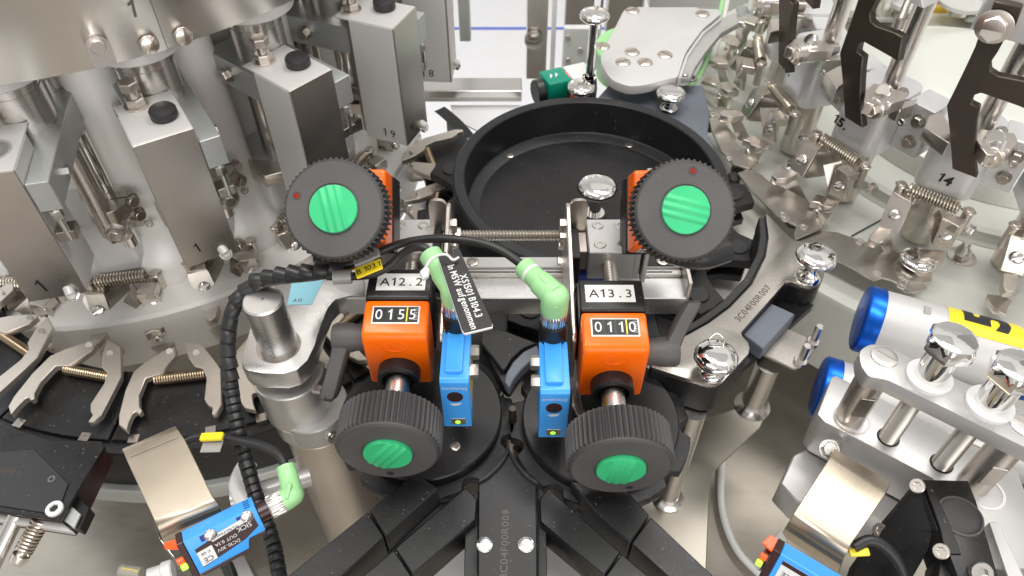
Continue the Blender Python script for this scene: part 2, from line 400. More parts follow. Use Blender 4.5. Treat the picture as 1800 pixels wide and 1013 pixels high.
# ================================================================== LEFT CAROUSEL STATIONS
def frame(cx, cy, ang):
    a = R(ang); o = V((math.cos(a), math.sin(a), 0)); tt = V((-math.sin(a), math.cos(a), 0))
    return lambda r, t_, z: V((cx, cy, 0))+o*r+tt*t_+Z1*z
def lbox(mb, L, r0, r1, t0, t1, z0, z1):
    c = L((r0+r1)/2, (t0+t1)/2, (z0+z1)/2); X = (L(1,0,0)-L(0,0,0)); Y = (L(0,1,0)-L(0,0,0))
    return mb.box(c, (r1-r0, t1-t0, z1-z0), (X, Y, Z1))
A0 = -57.8; DA = 18.0
def cover_box():
    L = frame(*LC, A0); a = R(A0); o = L(1,0,0)-L(0,0,0); tt = L(0,1,0)-L(0,0,0)
    t = Thing('box_cover', '', 'box cover', L(332,-11,16), a, 'stainless box covers round the left carousel')
    sh = MB(); th = 1.6
    lbox(sh, L, 352, 353.6, -31.4, 8.9, 16, 130); t.part('front_panel', sh, 'box_steel', .5)
    lbox(s1 := MB(), L, 312, 351.9, -31.4, -29.8, 16, 129.3); t.part('side_panel', s1, 'alu_pale', .3)
    lbox(s2 := MB(), L, 312, 351.9, 7.3, 8.9, 16, 129.3); t.part('side_panel', s2, 'alu_pale', .3)
    lbox(s3 := MB(), L, 299, 352.6, -31.0, 8.5, 128.6, 130.4); t.part('top_plate', s3, 'alu_pale', .4)
    lbox(s4 := MB(), L, 308, 311.8, -29, 6.5, 20, 128.2); t.part('rear_panel', s4, 'steel_dark')
    sc_ = MB(); sc_.lathe([(5,0),(5,2),(4.3,4),(3.8,12),(0,12)], L(347,10.5,30), tt, 16); sc_.cyl(L(347,10,30), L(360,10,30), 2.2)
    t.part('latch_screw', hex_bolt(L(353.6,-1,17.5)-Z1*1, (o*.6+Z1*.5), 4.2, 3, 5), 'steel')
    t.part('latch_tube', MB().cyl(L(350,-3,24), L(357,-1,19), 3.6, ch=.8), 'alu_pale')
    return t, L, o, tt
def cover_cap(L, ang, lab):
    t = Thing('rubber_plug', lab, 'plug', L(331,0-11+11,130.4), R(ang), 'black rubber plugs in the box covers')
    t.part('plug_head', MB().lathe([(8.4,0),(9.2,1),(9.2,6),(8.2,7.4),(5,8),(0,8.1)], L(331,-4,130.5), Z1, 32), 'rubber')
def drive_arm(lab, copy=None, ang=None):
    L = frame(*LC, A0); o = L(1,0,0)-L(0,0,0); tt = L(0,1,0)-L(0,0,0)
    t = Thing('drive_arm', lab, 'lever arm', L(279,0,90), R(A0), 'aluminium drive arms round the left carousel')
    b = MB(); pts = [(236,-20),(242,-25),(312,-25),(312,8),(318,9.3),(353,9.3),(353,24),(300,24),(242,24),(236,18)]
    b.prism([L(x,y,118) for x, y in pts], V((0,0,-24))); t.part('arm_body', b, 'alu_grey', .6)
    t.part('piston', MB().lathe([(20,118),(20,147),(19.4,147.4),(19.4,148.2),(20,148.6),(20,163)], L(279,0,0), Z1, 48), 'steel')
    t.part('flange', MB().lathe([(0,158),(28,158),(31,160),(31,168),(0,168)], L(281,0,0), Z1, 48), 'alu_pale')
    bolt = MB(); bolt.lathe([(0,130.4),(8.5,130.4),(8.5,131.6),(7.6,131.7)], L(307,-17,0), Z1, 24)
    t.part('lock_nut', MB().lathe([(0,0),(8.5,0),(8.5,1.2),(0,1.2)], L(307,-17,130.5), Z1, 24), 'steel_warm')
    t.part('lock_nut', hexm(L(307,-17,131.8), Z1, 6.8, 5.5), 'steel_warm')
    t.part('adjusting_bolt', threaded(L(307,-17,135), L(307,-17,146), 3.5), 'thread')
    t.part('adjusting_bolt', hexm(L(307,-17,144), Z1, 6.8, 6), 'steel_warm')
    t.part('side_bolt', hex_bolt(L(262,-25,106), -tt, 5.6, 5, 6.5), 'steel_dark')
    t.part('side_bolt', hex_bolt(L(322,24,103), tt, 4.2, 3.4), 'steel')
    t.part('guide_rod', MB().cyl(L(262,20,-20), L(262,20,94), 6.5), 'chrome')
    t.part('guide_rod', MB().cyl(L(283,17,12), L(283,17,94), 8), 'steel')
    t.part('rod_collar', MB().cyl(L(262,20,10), L(262,20,20), 9), 'yellow_dull')
    t.part('link_bolt', hexm(L(350,17,86), Z1, 4, 7), 'steel')
    t.part('link_bolt', MB().cyl(L(350,17,66), L(350,17,94), 2.4), 'steel')
    cb_ = MB(); cb_.prism([L(x, y, 36) for x, y in [(262,8),(284,8),(290,16),(288,27),(280,36),(262,36)]], V((0,0,-13))); t.part('roller_clamp', cb_, 'steel_dark', .7)
    t.part('clamp_cap', MB().cyl(L(272,16,36), L(272,16,39), 6, ch=.8), 'steel'); t.part('clamp_slit', MB().slab(L(272,24,36.1), L(272,36,36.1), 1, .3), 'ink')
    t.part('lever_roller', MB().cyl(L(272,22,16), L(290,22,16), 9, ch=.8), 'steel'); t.part('roller_ring', MB().cyl(L(289,22,16), L(291.5,22,16), 7.4, ch=.5), 'steel_dark'); t.part('roller_bolt', hex_bolt(L(291.5,22,16), o, 5.4, 3.4), 'steel')
    for z_ in (30, 15): t.part('clamp_bolt', hex_bolt(L(268,37,z_), tt*.6+o*.8, 5.2, 4.4, 6.2), 'steel_dark')
    t.part('link_block', lbox(MB(), L, 340, 352, 9.5, 22, 66, 74), 'steel_dark', .5)
    return t
boxes = {}
bt, L0, o0, t0_ = cover_box()
labs = {-1: 'stainless box cover at the left edge with an open round hole in its top',
        0: 'stainless box cover marked 1 with a black plug, second from the left',
        1: 'dark stainless box cover just behind the upper left black knob',
        2: 'tall stainless box cover marked 19 in front of the white background',
        3: 'stainless box cover marked 18 beside the white background at top centre'}
bt.e['label'] = labs[0]
arm = drive_arm('aluminium drive arm carrying the box cover marked 1')
alabs = {-1: 'leftmost aluminium drive arm under its shiny piston', 1: 'aluminium drive arm behind the dark box cover', 2: 'aluminium drive arm behind the box cover marked 19', 3: 'aluminium drive arm at top centre behind the box cover marked 18'}
def rotp(p, d):
    c = math.cos(R(d)); s_ = math.sin(R(d)); x = p.x-LC[0]; y = p.y-LC[1]; return V((LC[0]+x*c-y*s_, LC[1]+x*s_+y*c, p.z))
for k in (-2,-1,1,2,3):
    p = rotp(L0(332,-11,16), DA*k); 
    if k > -2: boxes[k] = dup(bt, p, R(A0+DA*k), labs[k])
    if k > -2: dup(arm, rotp(L0(279,0,90), DA*k), R(A0+DA*k), alabs[k])
boxes[0] = bt.e
cl_ = {0: 'black rubber plug on top of the box cover marked 1', 1: 'black rubber plug on the dark box cover behind the knob', 2: 'black rubber plug on the box cover marked 19, at the top edge'}
for k, l_ in cl_.items():
    Lk = frame(*LC, A0+DA*k); cover_cap(Lk, A0+DA*k, l_)
# handwritten marks, each on its own cover
def mark(k, s_, r_, tt_, z, side, size, tilt=0, font_x=1):
    Lk = frame(*LC, A0+DA*k); o = Lk(1,0,0)-Lk(0,0,0); ta = Lk(0,1,0)-Lk(0,0,0)
    if side == 'front': c = Lk(353.7, tt_, z); rt = ta; up = Z1
    else: c = Lk(r_, -31.5, z); rt = o; up = Z1
    q = M4.Rotation(R(tilt), 3, rt.cross(up)); ob = mk('handwriting', text(s_, c, q@rt, q@up, size, .05, font_x), 'ink')
    b = boxes[k]; ob.parent = b; ob.matrix_parent_inverse = (M4.Translation(b.location) @ M4.Rotation(b.rotation_euler.z, 4, 'Z')).inverted()
mark(-1, '1', 0, -18, 30, 'front', 12, 12); mark(0, '1', 0, -19, 32, 'front', 9, 8); mark(2, '1 9', 336, 0, 26, 'side', 8); mark(3, '1 8', 330, 0, 26, 'side', 8); mark(2, 'V', 0, -20, 30, 'front', 8)
# the hole ring on the open cover
Lm = frame(*LC, A0-DA)
hr = mk('hole', MB().lathe([(12.5,-.2),(12.5,.5),(11.2,.5),(10.8,-2),(0,-2)], Lm(329,-9,130.6), Z1, 40), 'alu'); hr.parent = boxes[-1]
hr.matrix_parent_inverse = (M4.Translation(boxes[-1].location) @ M4.Rotation(boxes[-1].rotation_euler.z, 4, 'Z')).inverted()

# ================================================================== GRIPPERS (traced once, at the one marked 14)
GA = -123.8
LG = frame(*RC, GA); go = LG(1,0,0)-LG(0,0,0); gt = LG(0,1,0)-LG(0,0,0)
gr = Thing('gripper', 'spring gripper marked 14 nearest to the camera on the right wheel', 'gripper', LG(236,-20,-70), R(GA), 'spring grippers on the two carousels')
b = MB(); b.prism([LG(x, y, 55) for x, y in rr(233, -20, 56, 48, 12)], V((0,0,-58))); gr.part('gripper_body', b, 'gripper_alu', .6)
b = MB(); lbox(b, LG, 202, 232, 4, 30, 2, 52); gr.part('side_bracket', b, 'gripper_alu', .8)
for z in (38, 16): gr.part('bolt', hex_bolt(LG(232,20,z), go, 5.4, 5, 6.4), 'steel_dark')
gr.part('shaft', MB().cyl(LG(238,-14,50), LG(238,-14,180), 8.2), 'steel')
gr.part('shaft_foot', MB().cyl(LG(234,-20,-70), LG(234,-20,-4), 15), 'steel_warm')
b = MB(); b.prism(PZ([(1716,226),(1784,234),(1790,248),(1776,264),(1757,257),(1752,272),(1735,272),(1718,250)], 68), V((0,0,-11))); gr.part('clamp', b, 'steel_warm', .6)
b = MB(); b.prism(PZ([(1757,258),(1776,265),(1790,249),(1784,236)], 56.8), V((0,0,-14))); gr.part('clamp', b, 'steel_warm', .6)
gr.part('clamp_screw', MB().cyl(P(1749,242,68), P(1749,242,71), 7, ch=.8), 'steel')
p = PN(1766,281,LG(272,20,50),go); gr.part('clamp_screw', socket_screw(LG(262,18,48), go, 3.6), 'steel')
b = MB(); b.prism(PZ([(1634,203),(1655,196),(1676,228),(1669,252),(1625,224)], 68), V((0,0,-13))); gr.part('clamp', b, 'steel_warm', .6)
gr.part('clamp_screw', socket_screw(PN(1638,226,LG(263,-45,55),go)+go*.3, go, 3.2), 'steel')
# lever roller
rp_ = LG(281,0,60)
gr.part('roller', MB().cyl(LG(266,0,60), LG(284,0,60), 9.8, ch=.8), 'steel'); gr.part('roller_axle', MB().cyl(LG(240,0,60), LG(266,0,60), 5), 'steel_dark')
gr.part('roller_bolt', hex_bolt(LG(284,0,60), go, 6, 4, 8.3), 'steel_warm')
# spring and posts
s0 = P(1586,324,-4)+go*3; s1 = P(1704,370,-4)+go*3
gr.part('tension_spring', MB().helix(s0.lerp(s1,.12), s0.lerp(s1,.86), 5.0, 1.15, 16, 7, 12), 'spring')
for q in (s0, s1):
    gr.part('spring_post', MB().cyl(q+Z1*3.5, q-Z1*24, 4.2, ch=.7), 'steel_warm')
    gr.part('spring_hook', MB().tube(spl([q.lerp(s0.lerp(s1,.5),.22)+Z1*1, q+go*5+Z1*1.5, q+(q-s0.lerp(s1,.5)).normalized()*5+Z1*1.5, q-go*5+Z1*1.5, q.lerp(s0.lerp(s1,.5),.16)-go*2+Z1], 6), .9, 6), 'spring')
# fingers
def fin(name, pts, z, th, m='steel_warm', bev=.5): gr.part(name, MB().prism(PZ(pts, z), V((0,0,-th))), m, bev)
def plate3(name, pts, d, m='steel_warm', bev=.5):      # pts: (px, py, z) traced corners of the outer face
    gr.part(name, MB().prism([P(*q) for q in pts], d), m, bev)
inn = -go*6-Z1*3
plate3('finger', [(1569,341,-8),(1602,357,-8),(1600,364,-10),(1578,412,-34),(1545,396,-34),(1562,350,-10)], inn)
plate3('finger_web', [(1602,360,-9),(1642,352,-9),(1624,393,-30),(1582,411,-34)], -go*3-Z1*2, 'steel_dark', .3)
plate3('finger', [(1655,386,-8),(1684,398,-8),(1686,406,-10),(1672,438,-34),(1640,434,-34)], inn)
plate3('finger_web', [(1629,386,-9),(1652,368,-9),(1656,386,-12),(1638,432,-36)], -go*3-Z1*2, 'steel_dark', .3)
plate3('finger_top', [(1571,338,-7),(1584,330,-7),(1612,342,-7),(1602,356,-7)], V((0,0,-9)))
plate3('finger_top', [(1657,383,-7),(1668,374,-7),(1700,386,-7),(1686,399,-7)], V((0,0,-9)))
plate3('finger_leg', [(1546,424,-38),(1568,418,-38),(1584,446,-58),(1556,450,-58)], -go*3-Z1*3, 'steel_warm', .4)
plate3('finger_leg', [(1620,458,-44),(1656,460,-44),(1640,482,-60),(1606,480,-60)], -go*3-Z1*3, 'steel_warm', .4)
up_ = (go*.35+Z1).normalized()
gr.part('finger_screw', slot_screw(P(1572,378,-20)+go*.3, (go*.8+Z1*.6), 5.2, 1.2, .4, 1.2), 'steel')
gr.part('finger_screw', slot_screw(P(1662,414,-22)+go*.3, (go*.8+Z1*.6), 5.6, 1.2, .9, 1.2), 'steel')
fin('jaw_block', [(1530,413),(1545,399),(1568,404),(1562,418),(1542,426),(1529,421)], -32, 8)
fin('claw', [(1517,440),(1523,434),(1548,442),(1560,453),(1545,459),(1531,468),(1526,462),(1517,456)], -57, 5)
fin('jaw_block', [(1617,437),(1661,440),(1660,457),(1645,461),(1631,454),(1618,455)], -38, 8)
fin('claw', [(1597,476),(1614,474),(1639,478),(1638,494),(1620,498),(1595,494),(1608,491)], -60, 5)
gr.part('jaw_screw', socket_screw(P(1625,470,-50), go, 4.2, 3), 'steel')
gr.part('stop_bolt', hex_bolt(P(1700,402,-30), (gt+go*.3), 5, 5, 5.5), 'steel')

def gdup(cx, cy, ang, dr, dt, dz, lab):
    L = frame(cx, cy, ang); return dup(gr, L(236+dr, -20+dt, -70+dz), R(ang), lab)
grs = {14: gr.e}
for n_, lab in ((15, 'spring gripper marked 15 in the middle of the right wheel'), (16, 'spring gripper marked 16, third along the right wheel'), (17, 'blurred spring gripper at the far left of the right wheel, behind the one marked 16'), (13, 'spring gripper cut off at the right edge of the photo'), (18, 'farthest spring gripper on the right wheel, by the grey plate')):
    grs[n_] = gdup(*RC, GA-20.1*(n_-14), 0, 0, 0, lab)
gl = {-2: 'spring gripper cut off at the lower left edge', -1: 'spring gripper under the leftmost box cover', 0: 'spring gripper under the box cover marked 1', 1: 'spring gripper half hidden behind the upper left knob', 2: 'spring gripper under the tall box cover, left of the bowl', 3: 'blurred spring gripper beyond the left rim of the bowl'}
for k, lab in gl.items(): gdup(*LC, A0+DA*k, 0, 22, -50, lab)
for n_, s_, z, dt in ((14,'14',14,-21), (15,'15.',18,-35), (16,'16.',22,-36)):
    Lk = frame(*RC, GA-20.1*(n_-14)); o = Lk(1,0,0)-Lk(0,0,0); ta = Lk(0,1,0)-Lk(0,0,0)
    q = M4.Rotation(R(-8), 3, o)
    ob = mk('handwriting', text(s_, Lk(261.1,dt,z), q@ta, q@Z1, 9.5, .05, 1, .035), 'ink'); b = grs[n_]
    ob.parent = b; ob.matrix_parent_inverse = (M4.Translation(b.location) @ M4.Rotation(b.rotation_euler.z, 4, 'Z')).inverted()

# hook levers in front of the rods
hp = LG(285,0,0)
hpx = [(1748,2),(1797,14),(1785,46),(1768,66),(1753,93),(1740,112),(1741,126),(1754,134),(1800,143),(1818,150),(1806,194),(1790,187),(1753,174),(1724,164),(1712,168),(1707,183),(1722,190),(1717,214),(1712,269),(1717,314),(1674,298),(1670,240),(1664,187),(1693,128),(1714,83),(1722,58),(1738,28)]
def lever(): 
    t = Thing('hook_lever', 'rightmost dark bronze hook lever with a big hexagon bolt at its top', 'lever', LG(283,0,30), R(GA), 'dark hook levers of the right wheel')
    pts = [PN(x, y, hp, go) for x, y in hpx]
    t.part('lever_plate', MB().prism([p-go*8 for p in pts], go*8), 'hook', .7)
    p = PN(1748,47,LG(287,0,0),go); t.part('pivot_bolt', hex_bolt(p, go, 9.5, 5, 12.5, x=V((.2,.4,1))), 'steel_warm')
    p = PN(1800,130,LG(280,0,0),go); t.part('stop_screw', MB().cyl(p, p+Z1*8, 5), 'steel_warm'); t.part('stop_screw', threaded(p+Z1*8, p+Z1*34, 3), 'thread')
    # block that carries the lever
    return t
lv = lever()
for n_, lab in ((15, 'dark bronze hook lever in the middle, tip above the handwritten 15'), (16, 'leftmost dark bronze hook lever, cut by the top edge')):
    L = frame(*RC, GA-20.1*(n_-14)); dup(lv, L(283,0,30), R(GA-20.1*(n_-14)), lab)
cb = Thing('carrier_block', 'pale aluminium block at the top right above the gripper marked 14', 'block', LG(240,-10,120), R(GA), 'aluminium carrier blocks of the right wheel')
b = MB(); b.prism([PN(x, y, LG(274,0,0), go)-go*52 for x, y in [(1703,52),(1745,-20),(1830,-20),(1850,95),(1765,72),(1722,62)]], go*50); cb.part('block_body', b, 'alu_pale', .8)
for n_, lab in ((15, 'pale aluminium block above the rod of the gripper marked 15'),):
    L = frame(*RC, GA-20.1*(n_-14)); dup(cb, L(240,-10,120), R(GA-20.1*(n_-14)), lab)

# ================================================================== FORK RING (lower left)
ring = Thing('fork_ring', 'black segmented ring under the fork grippers at lower left', 'ring', (WC[0],WC[1],-130))
def sector(a0, a1, r0, r1, z0, z1, n=8):
    top = [V((WC[0]+r1*math.cos(R(a)), WC[1]+r1*math.sin(R(a)), z1)) for a in [a0+(a1-a0)*i/n for i in range(n+1)]]+[V((WC[0]+r0*math.cos(R(a)), WC[1]+r0*math.sin(R(a)), z1)) for a in [a1+(a0-a1)*i/n for i in range(n+1)]]
    return MB().prism(top, V((0,0,z0-z1)))
for k in range(-4, 6):
    a = -92.5+20*k; ring.part('ring_segment', sector(a+.25, a+19.75, 205, 268, -76, -62), 'black_ano', .5)
    for da in (4, 16): 
        ring.part('notch', sector(a+da-.8, a+da+.8, 264, 271, -74, -60.5, 2), 'steel_dark')
ring.part('outer_band', cyl_wall(*WC, [(262,-66),(277,-66),(278,-68),(278,-122)], 120, -190, 40), 'black_ano', smooth=50)
ring.part('lower_band', cyl_wall(*WC, [(270,-112),(283,-112),(284,-114),(284,-130)], 120, -190, 40), 'alu_grey', smooth=50)
LB = frame(*WC, -81.9)
def forkset():
    t = Thing('fork_gripper', 'fork gripper with a bronze spring, right of the tall bent bracket', 'fork gripper', LB(214,0,-62), R(-81.9), 'fork grippers on the black ring')
    l_ = [(308,610),(308,625),(282,657),(256,665),(244,695),(245,715),(250,722),(244,727),(238,723),(232,728),(226,742),(222,757),(209,747),(209,730),(220,687),(235,653),(256,636),(295,612)]
    r_ = [(325,601),(355,606),(372,627),(387,648),(389,712),(380,727),(372,728),(374,716),(366,712),(359,702),(363,665),(357,648),(342,644),(330,625)]
    t.part('fork_arm', MB().prism(PZ(l_, -50), V((0,0,-6))), 'alu_warm', .5); t.part('fork_arm', MB().prism(PZ(r_, -50), V((0,0,-6))), 'alu_warm', .5)
    a = P(272,668,-56); b_ = P(362,658,-56); t.part('fork_spring', MB().helix(a, b_, 3.4, 1.0, 20, 6, 10), 'brass_spring')
    t.part('pivot', MB().cyl(P(345,620,-50), P(345,620,-49), 2.6), 'steel')
    t.part('pivot', MB().cyl(P(298,618,-50), P(298,618,-49), 2.6), 'steel')
    return t
fk = forkset()
fl = {-3: 'fork gripper at the lower left edge', -2: 'fork gripper with a bronze spring near the left edge', -1: 'fork gripper with a bronze spring below the leftmost box cover', 1: 'fork gripper behind the black spiral cable sleeve', 2: 'fork gripper behind the upper left knob', 3: 'fork gripper left of the black bowl, nearest the knob', 4: 'fork gripper pointing at the rim of the black bowl', 5: 'farthest fork gripper, pointing past the back of the black bowl'}
for k, lab in fl.items():
    L = frame(*WC, -81.9+20*k); dup(fk, L(214,0,-62), R(-81.9+20*k), lab)
# ================================================================== BOWL, BIG STAR WHEEL
BC = V((70., 537., 0))
def star(c, r0, r1, n, z, th, ph=0, pw=.36, depth=.12, rin=0):
    """disc with round pockets cut in its rim"""
    pts = []
    for i in range(n):
        a0 = 360/n*i+ph
        for k in range(13):
            f = k/12; a = R(a0+360/n*f)
            d = abs(f-.5)/pw; rr_ = r1 if d >= 1 else r1-(r1*depth)*math.sqrt(1-d*d)
            pts.append(V((c[0]+rr_*math.cos(a), c[1]+rr_*math.sin(a), z)))
    return MB().prism(pts, V((0,0,-th)))
t = Thing('star_wheel', 'big black star wheel with round pockets under the black bowl', 'star wheel', (70,537,-60))
t.part('wheel_plate', star(BC, 0, 158, 12, -34, 9, 7, .30, .20), 'black_ano', .8)
t.part('wheel_plate', star(BC, 0, 152, 12, -54, 8, 7, .30, .20), 'black_ano', .8)
t.part('wheel_hub', MB().cyl(BC-Z1*130, BC-Z1*43, 70), 'black_matt')
for k in range(12):
    a = R(7+30*k); t.part('pocket_pad', MB().cyl(BC+V((math.cos(a)*141, math.sin(a)*141, -34)), BC+V((math.cos(a)*141, math.sin(a)*141, -32.5)), 9, ch=.8), 'black_matt')
t = Thing('bowl', 'large round black bowl behind the threaded spindle', 'bowl', (70,537,-42))
t.part('bowl_wall', MB().lathe([(98,-46),(121.5,-46),(123,-44),(123,3.5),(121.5,5),(113.5,5),(112.5,4),(111.5,-30),(110.5,-31),(100,-33.5),(98,-39)], BC, Z1, 160), 'bowl_black', smooth=28)
t.part('bowl_floor', MB().lathe([(98.5,-41),(98.5,-39),(51.4,-39),(51,-40),(50,-40),(49.6,-39),(0,-39)], BC, Z1, 128), 'bowl_floor', smooth=20)
for px, py in ((896,273), (1106,255)):
    t.part('bowl_screw', slot_screw(P(px,py,-32.5), Z1, 4.6, .8, 1.0, .5), 'steel_warm')
for q in ((995,258),(1005,262),): pass

def chrome_knob(o, r, h, stem, name, label, seg=10, tilt=None, cap=0, stemr=.42):
    """polished hand knob: lobed rim, flat crown, waisted foot"""
    n = V(tilt).normalized() if tilt else Z1; o = V(o)
    t = Thing(name, label, 'hand screw', o, 0)
    rf = lambda i, S=72: 1+.012*math.cos(2*math.pi*i/S*seg)
    t.part('knob_head', MB().lathe([(r*.30,stem),(r*.55,stem+h*.10),(r*.88,stem+h*.32,1),(r*.99,stem+h*.48,1),(r,stem+h*.62,1),(r*.94,stem+h*.80,1),(r*.80,stem+h*.93),(r*.5,stem+h),(0,stem+h*1.02)], o, n, 72, rf=rf), 'chrome', smooth=60)
    t.part('knob_stem', MB().lathe([(r*.62,0),(r*.62,stem*.14),(r*.5,stem*.3),(r*.30,min(stem*.45,9)),(r*.30,stem+.5)], o, n, 40), 'chrome', smooth=60)
    return t
kb = P(1043, 378, -20)
t = chrome_knob(P(1044,386,-39), 18, 13, 30, 'hand_screw', 'polished chrome knob standing in the middle of the black bowl', 8)
chrome_knob(P(1250,655,0), 15.2, 11, 11, 'hand_screw', 'polished chrome knob with a wire loop, at the near corner of the steel guide plate')
l = P(1260,606,23); solo('wire_loop', 'thin bent wire loop on top of the right chrome knob', 'wire', MB().tube(spl([l+V((-4,-2,-2)), l+V((-5,3,2)), l+V((0,6,5)), l+V((5,3,2)), l+V((4,-3,-2))], 6), .5, 6), 'steel')
chrome_knob(P(1420,487,0), 15.5, 11, 16, 'hand_screw', 'polished chrome knob at the far corner of the steel guide plate', 9)
chrome_knob(P(1598,485,-66), 15.5, 11, 14, 'hand_screw', 'polished chrome knob under the claws of the gripper marked 14', 9)
chrome_knob(P(1388,322,-76), 12.5, 10, 14, 'hand_screw', 'chrome knob between the grippers marked 15 and 16', 9)
chrome_knob(P(1175,190,-12), 15, 11, 10, 'hand_screw', 'chrome knob on the grey plate behind the right rim of the bowl', 9)
chrome_knob(P(1020,178,-14), 15, 11, 10, 'hand_screw', 'lower of the two chrome knobs behind the bowl, at the foot of the post', 9)
t = chrome_knob(P(1033,172,-14), 14.5, 12, 84, 'hand_screw', 'upper chrome knob on a tall post behind the bowl', 9, stemr=.3)

# ================================================================== RIGHT GUIDE PLATE
t = Thing('guide_plate', 'steel and black curved guide plate engraved 3C04F00R007 at the right', 'guide plate', P(1300,560,-26))
outer = [(1346,374),(1362,390),(1380,409),(1394,420),(1410,430),(1432,446),(1450,472),(1448,488),(1438,500),(1424,505),(1404,501),(1390,495),(1381,496),(1303,584),(1306,592),(1316,602),(1318,612),(1316,622),(1270,672),(1258,677),(1243,677),(1180,657),(1146,646),(1143,640)]
inner = [(1165,618),(1206,590),(1246,568),(1284,540),(1322,500),(1346,451),(1351,417),(1348,392)]
pl = MB().prism(PZ(outer+inner, 0), V((0,0,-3))); t.part('plate', pl, 'plate_steel', .8, seg=2)
inner2 = [(1150,612),(1192,585),(1232,563),(1270,534),(1307,494),(1331,447),(1336,416),(1333,388)]
t.part('guide_body', MB().prism([V((p.x,p.y,-3.2)) for p in PZ(outer, 0)+PZ(inner2, 0)], V((0,0,-29))), 'black_ano', .8)
t.part('guide_lip', MB().prism(PZ([(1334,382),(1344,384),(1348,416),(1343,449),(1319,498),(1281,538),(1244,565),(1203,588),(1162,615),(1152,606),(1194,580),(1235,556),(1272,528),(1308,490),(1331,445),(1336,414)], -1), V((0,0,-16))), 'black_matt', .6)
for px, py in ((1373,424),(1369,467)):
    t.part('flush_screw', slot_screw(P(px,py,-.6), Z1, 4.4, .5, .8+(px>1370)*1.2, .3), 'steel_warm')
a = P(1302,556,0); b_ = P(1345,510,0)
t.part('engraving', text('3C04F00R007', (a+b_)/2, (b_-a), Z1.cross(b_-a), 5.4, .04, 1.02, .01), 'laser')
t.part('recess_floor', MB().prism([V((p.x,p.y,-23)) for p in PZ([(1382,492),(1446,500),(1320,612),(1303,582)], 0)], V((0,0,-9))), 'black_ano', .5)
t.part('edge_block', MB().prism(PZ([(1356,533),(1398,552),(1342,614),(1306,588)], -10), V((0,0,-13))), 'grey_block', .8)
solo('sensor_bracket_plate', 'small steel plate with two pins beside the grey block of the guide plate', 'bracket', MB().prism(PZ([(1338,621),(1378,575),(1441,603),(1407,648),(1395,648)], -24), V((0,0,-2.5))), 'plate_steel', .4)
for px, py in ((1428,603),(1406,637)):
    q = P(px,py,-24); tt_ = Thing('threaded_pin', 'far pin standing on the small steel plate' if py < 620 else 'near pin standing on the small steel plate', 'pin', q)
    tt_.part('pin_rod', MB().cyl(q, q+Z1*20, 2.9, ch=.5), 'steel'); tt_.part('pin_nut', MB().cyl(q, q+Z1*3, 5, ch=.5), 'steel')
# posts carrying the guide plate and the wheel
def post(px, py, z1, z0, r, lab, m='steel', cat='post', foot=True):
    q = P(px,py,z1); t = Thing('support_post', lab, cat, (q.x,q.y,z0))
    t.part('post_rod', MB().cyl((q.x,q.y,z0), (q.x,q.y,z1), r), m)
    if foot: t.part('post_foot', MB().lathe([(r+5,0),(r+5,2),(r+3,4),(r+1,7),(r+.2,9)], (q.x,q.y,z0), Z1, 32), m)
post(1222,722,-34,-168,8.5, 'steel post with a round foot standing under the near corner of the guide plate')
post(1352,640,-34,-92,9.5, 'steel post under the small plate with two pins')
# stainless gusset on the deck, right of the right disc
gs = Thing('deck_gusset', 'angled brown steel sheet with small holes on the deck, right of the front knob', 'sheet', P(1250,820,-175))
gs.part('sheet', MB().prism(PZ([(1172,800),(1230,742),(1262,728),(1330,706),(1352,716),(1336,752),(1255,828),(1248,850),(1240,1040),(1100,1040),(1130,880)], -168), V((0,0,-3))), 'sheet_steel', .8)
gs.part('sheet_hole', MB().lathe([(3.6,-.4),(3.6,.6),(2.8,.6),(2.8,-.2),(0,-.2)], P(1317,733,-168), Z1, 20), 'black_ano')
# small crescent chrome part under the right indicator
solo('crescent_clip', 'curved bright clip on the right black disc, beside the blue sensor', 'clip', MB().prism(PZ([(1026,650),(1016,664),(1007,690),(1006,712),(1014,728),(1034,742),(1040,734),(1024,718),(1020,700),(1022,676),(1030,660)], -2), V((0,0,-4))), 'steel', .5)

# ================================================================== FRONT DISCS
def disc(px, name_lab, cx, cy, r, star_lab, ph):
    t = Thing('transfer_disc', name_lab, 'disc', (cx,cy,-24))
    t.part('disc_plate', MB().lathe([(r,-20),(r,-13),(r-1,-12),(0,-12)], (cx,cy,0), Z1, 96), 'black_ano', smooth=30)
    t.part('pocket_plate', star((cx,cy), 0, r+9, 9, -21, 8, ph, .16, .11), 'black_matt', .6)
    t.part('disc_screw', slot_screw((cx+r*.42,cy-r*.52,-12), Z1, 3.4, .6, .4, .4), 'steel_dark')
    t.part('disc_screw', slot_screw((cx-r*.42,cy+r*.45,-12), Z1, 3.4, .6, 1.4, .4), 'steel_dark')
    t.part('disc_hub', MB().cyl((cx,cy,-260),(cx,cy,-29), 20), 'black_matt')
disc(0, 'round black disc under the left blue sensor', -60, 295, 53, '', 3)
disc(1, 'round black disc under the right blue sensor', 61, 291, 54, '', 17)
solo('maker_mark', 'small white paint dab on the rim of the left black disc', 'paint mark', MB().prism(PZ([(782,825),(792,823),(793,827),(784,829)], -19), V((0,0,-.3))), 'white')
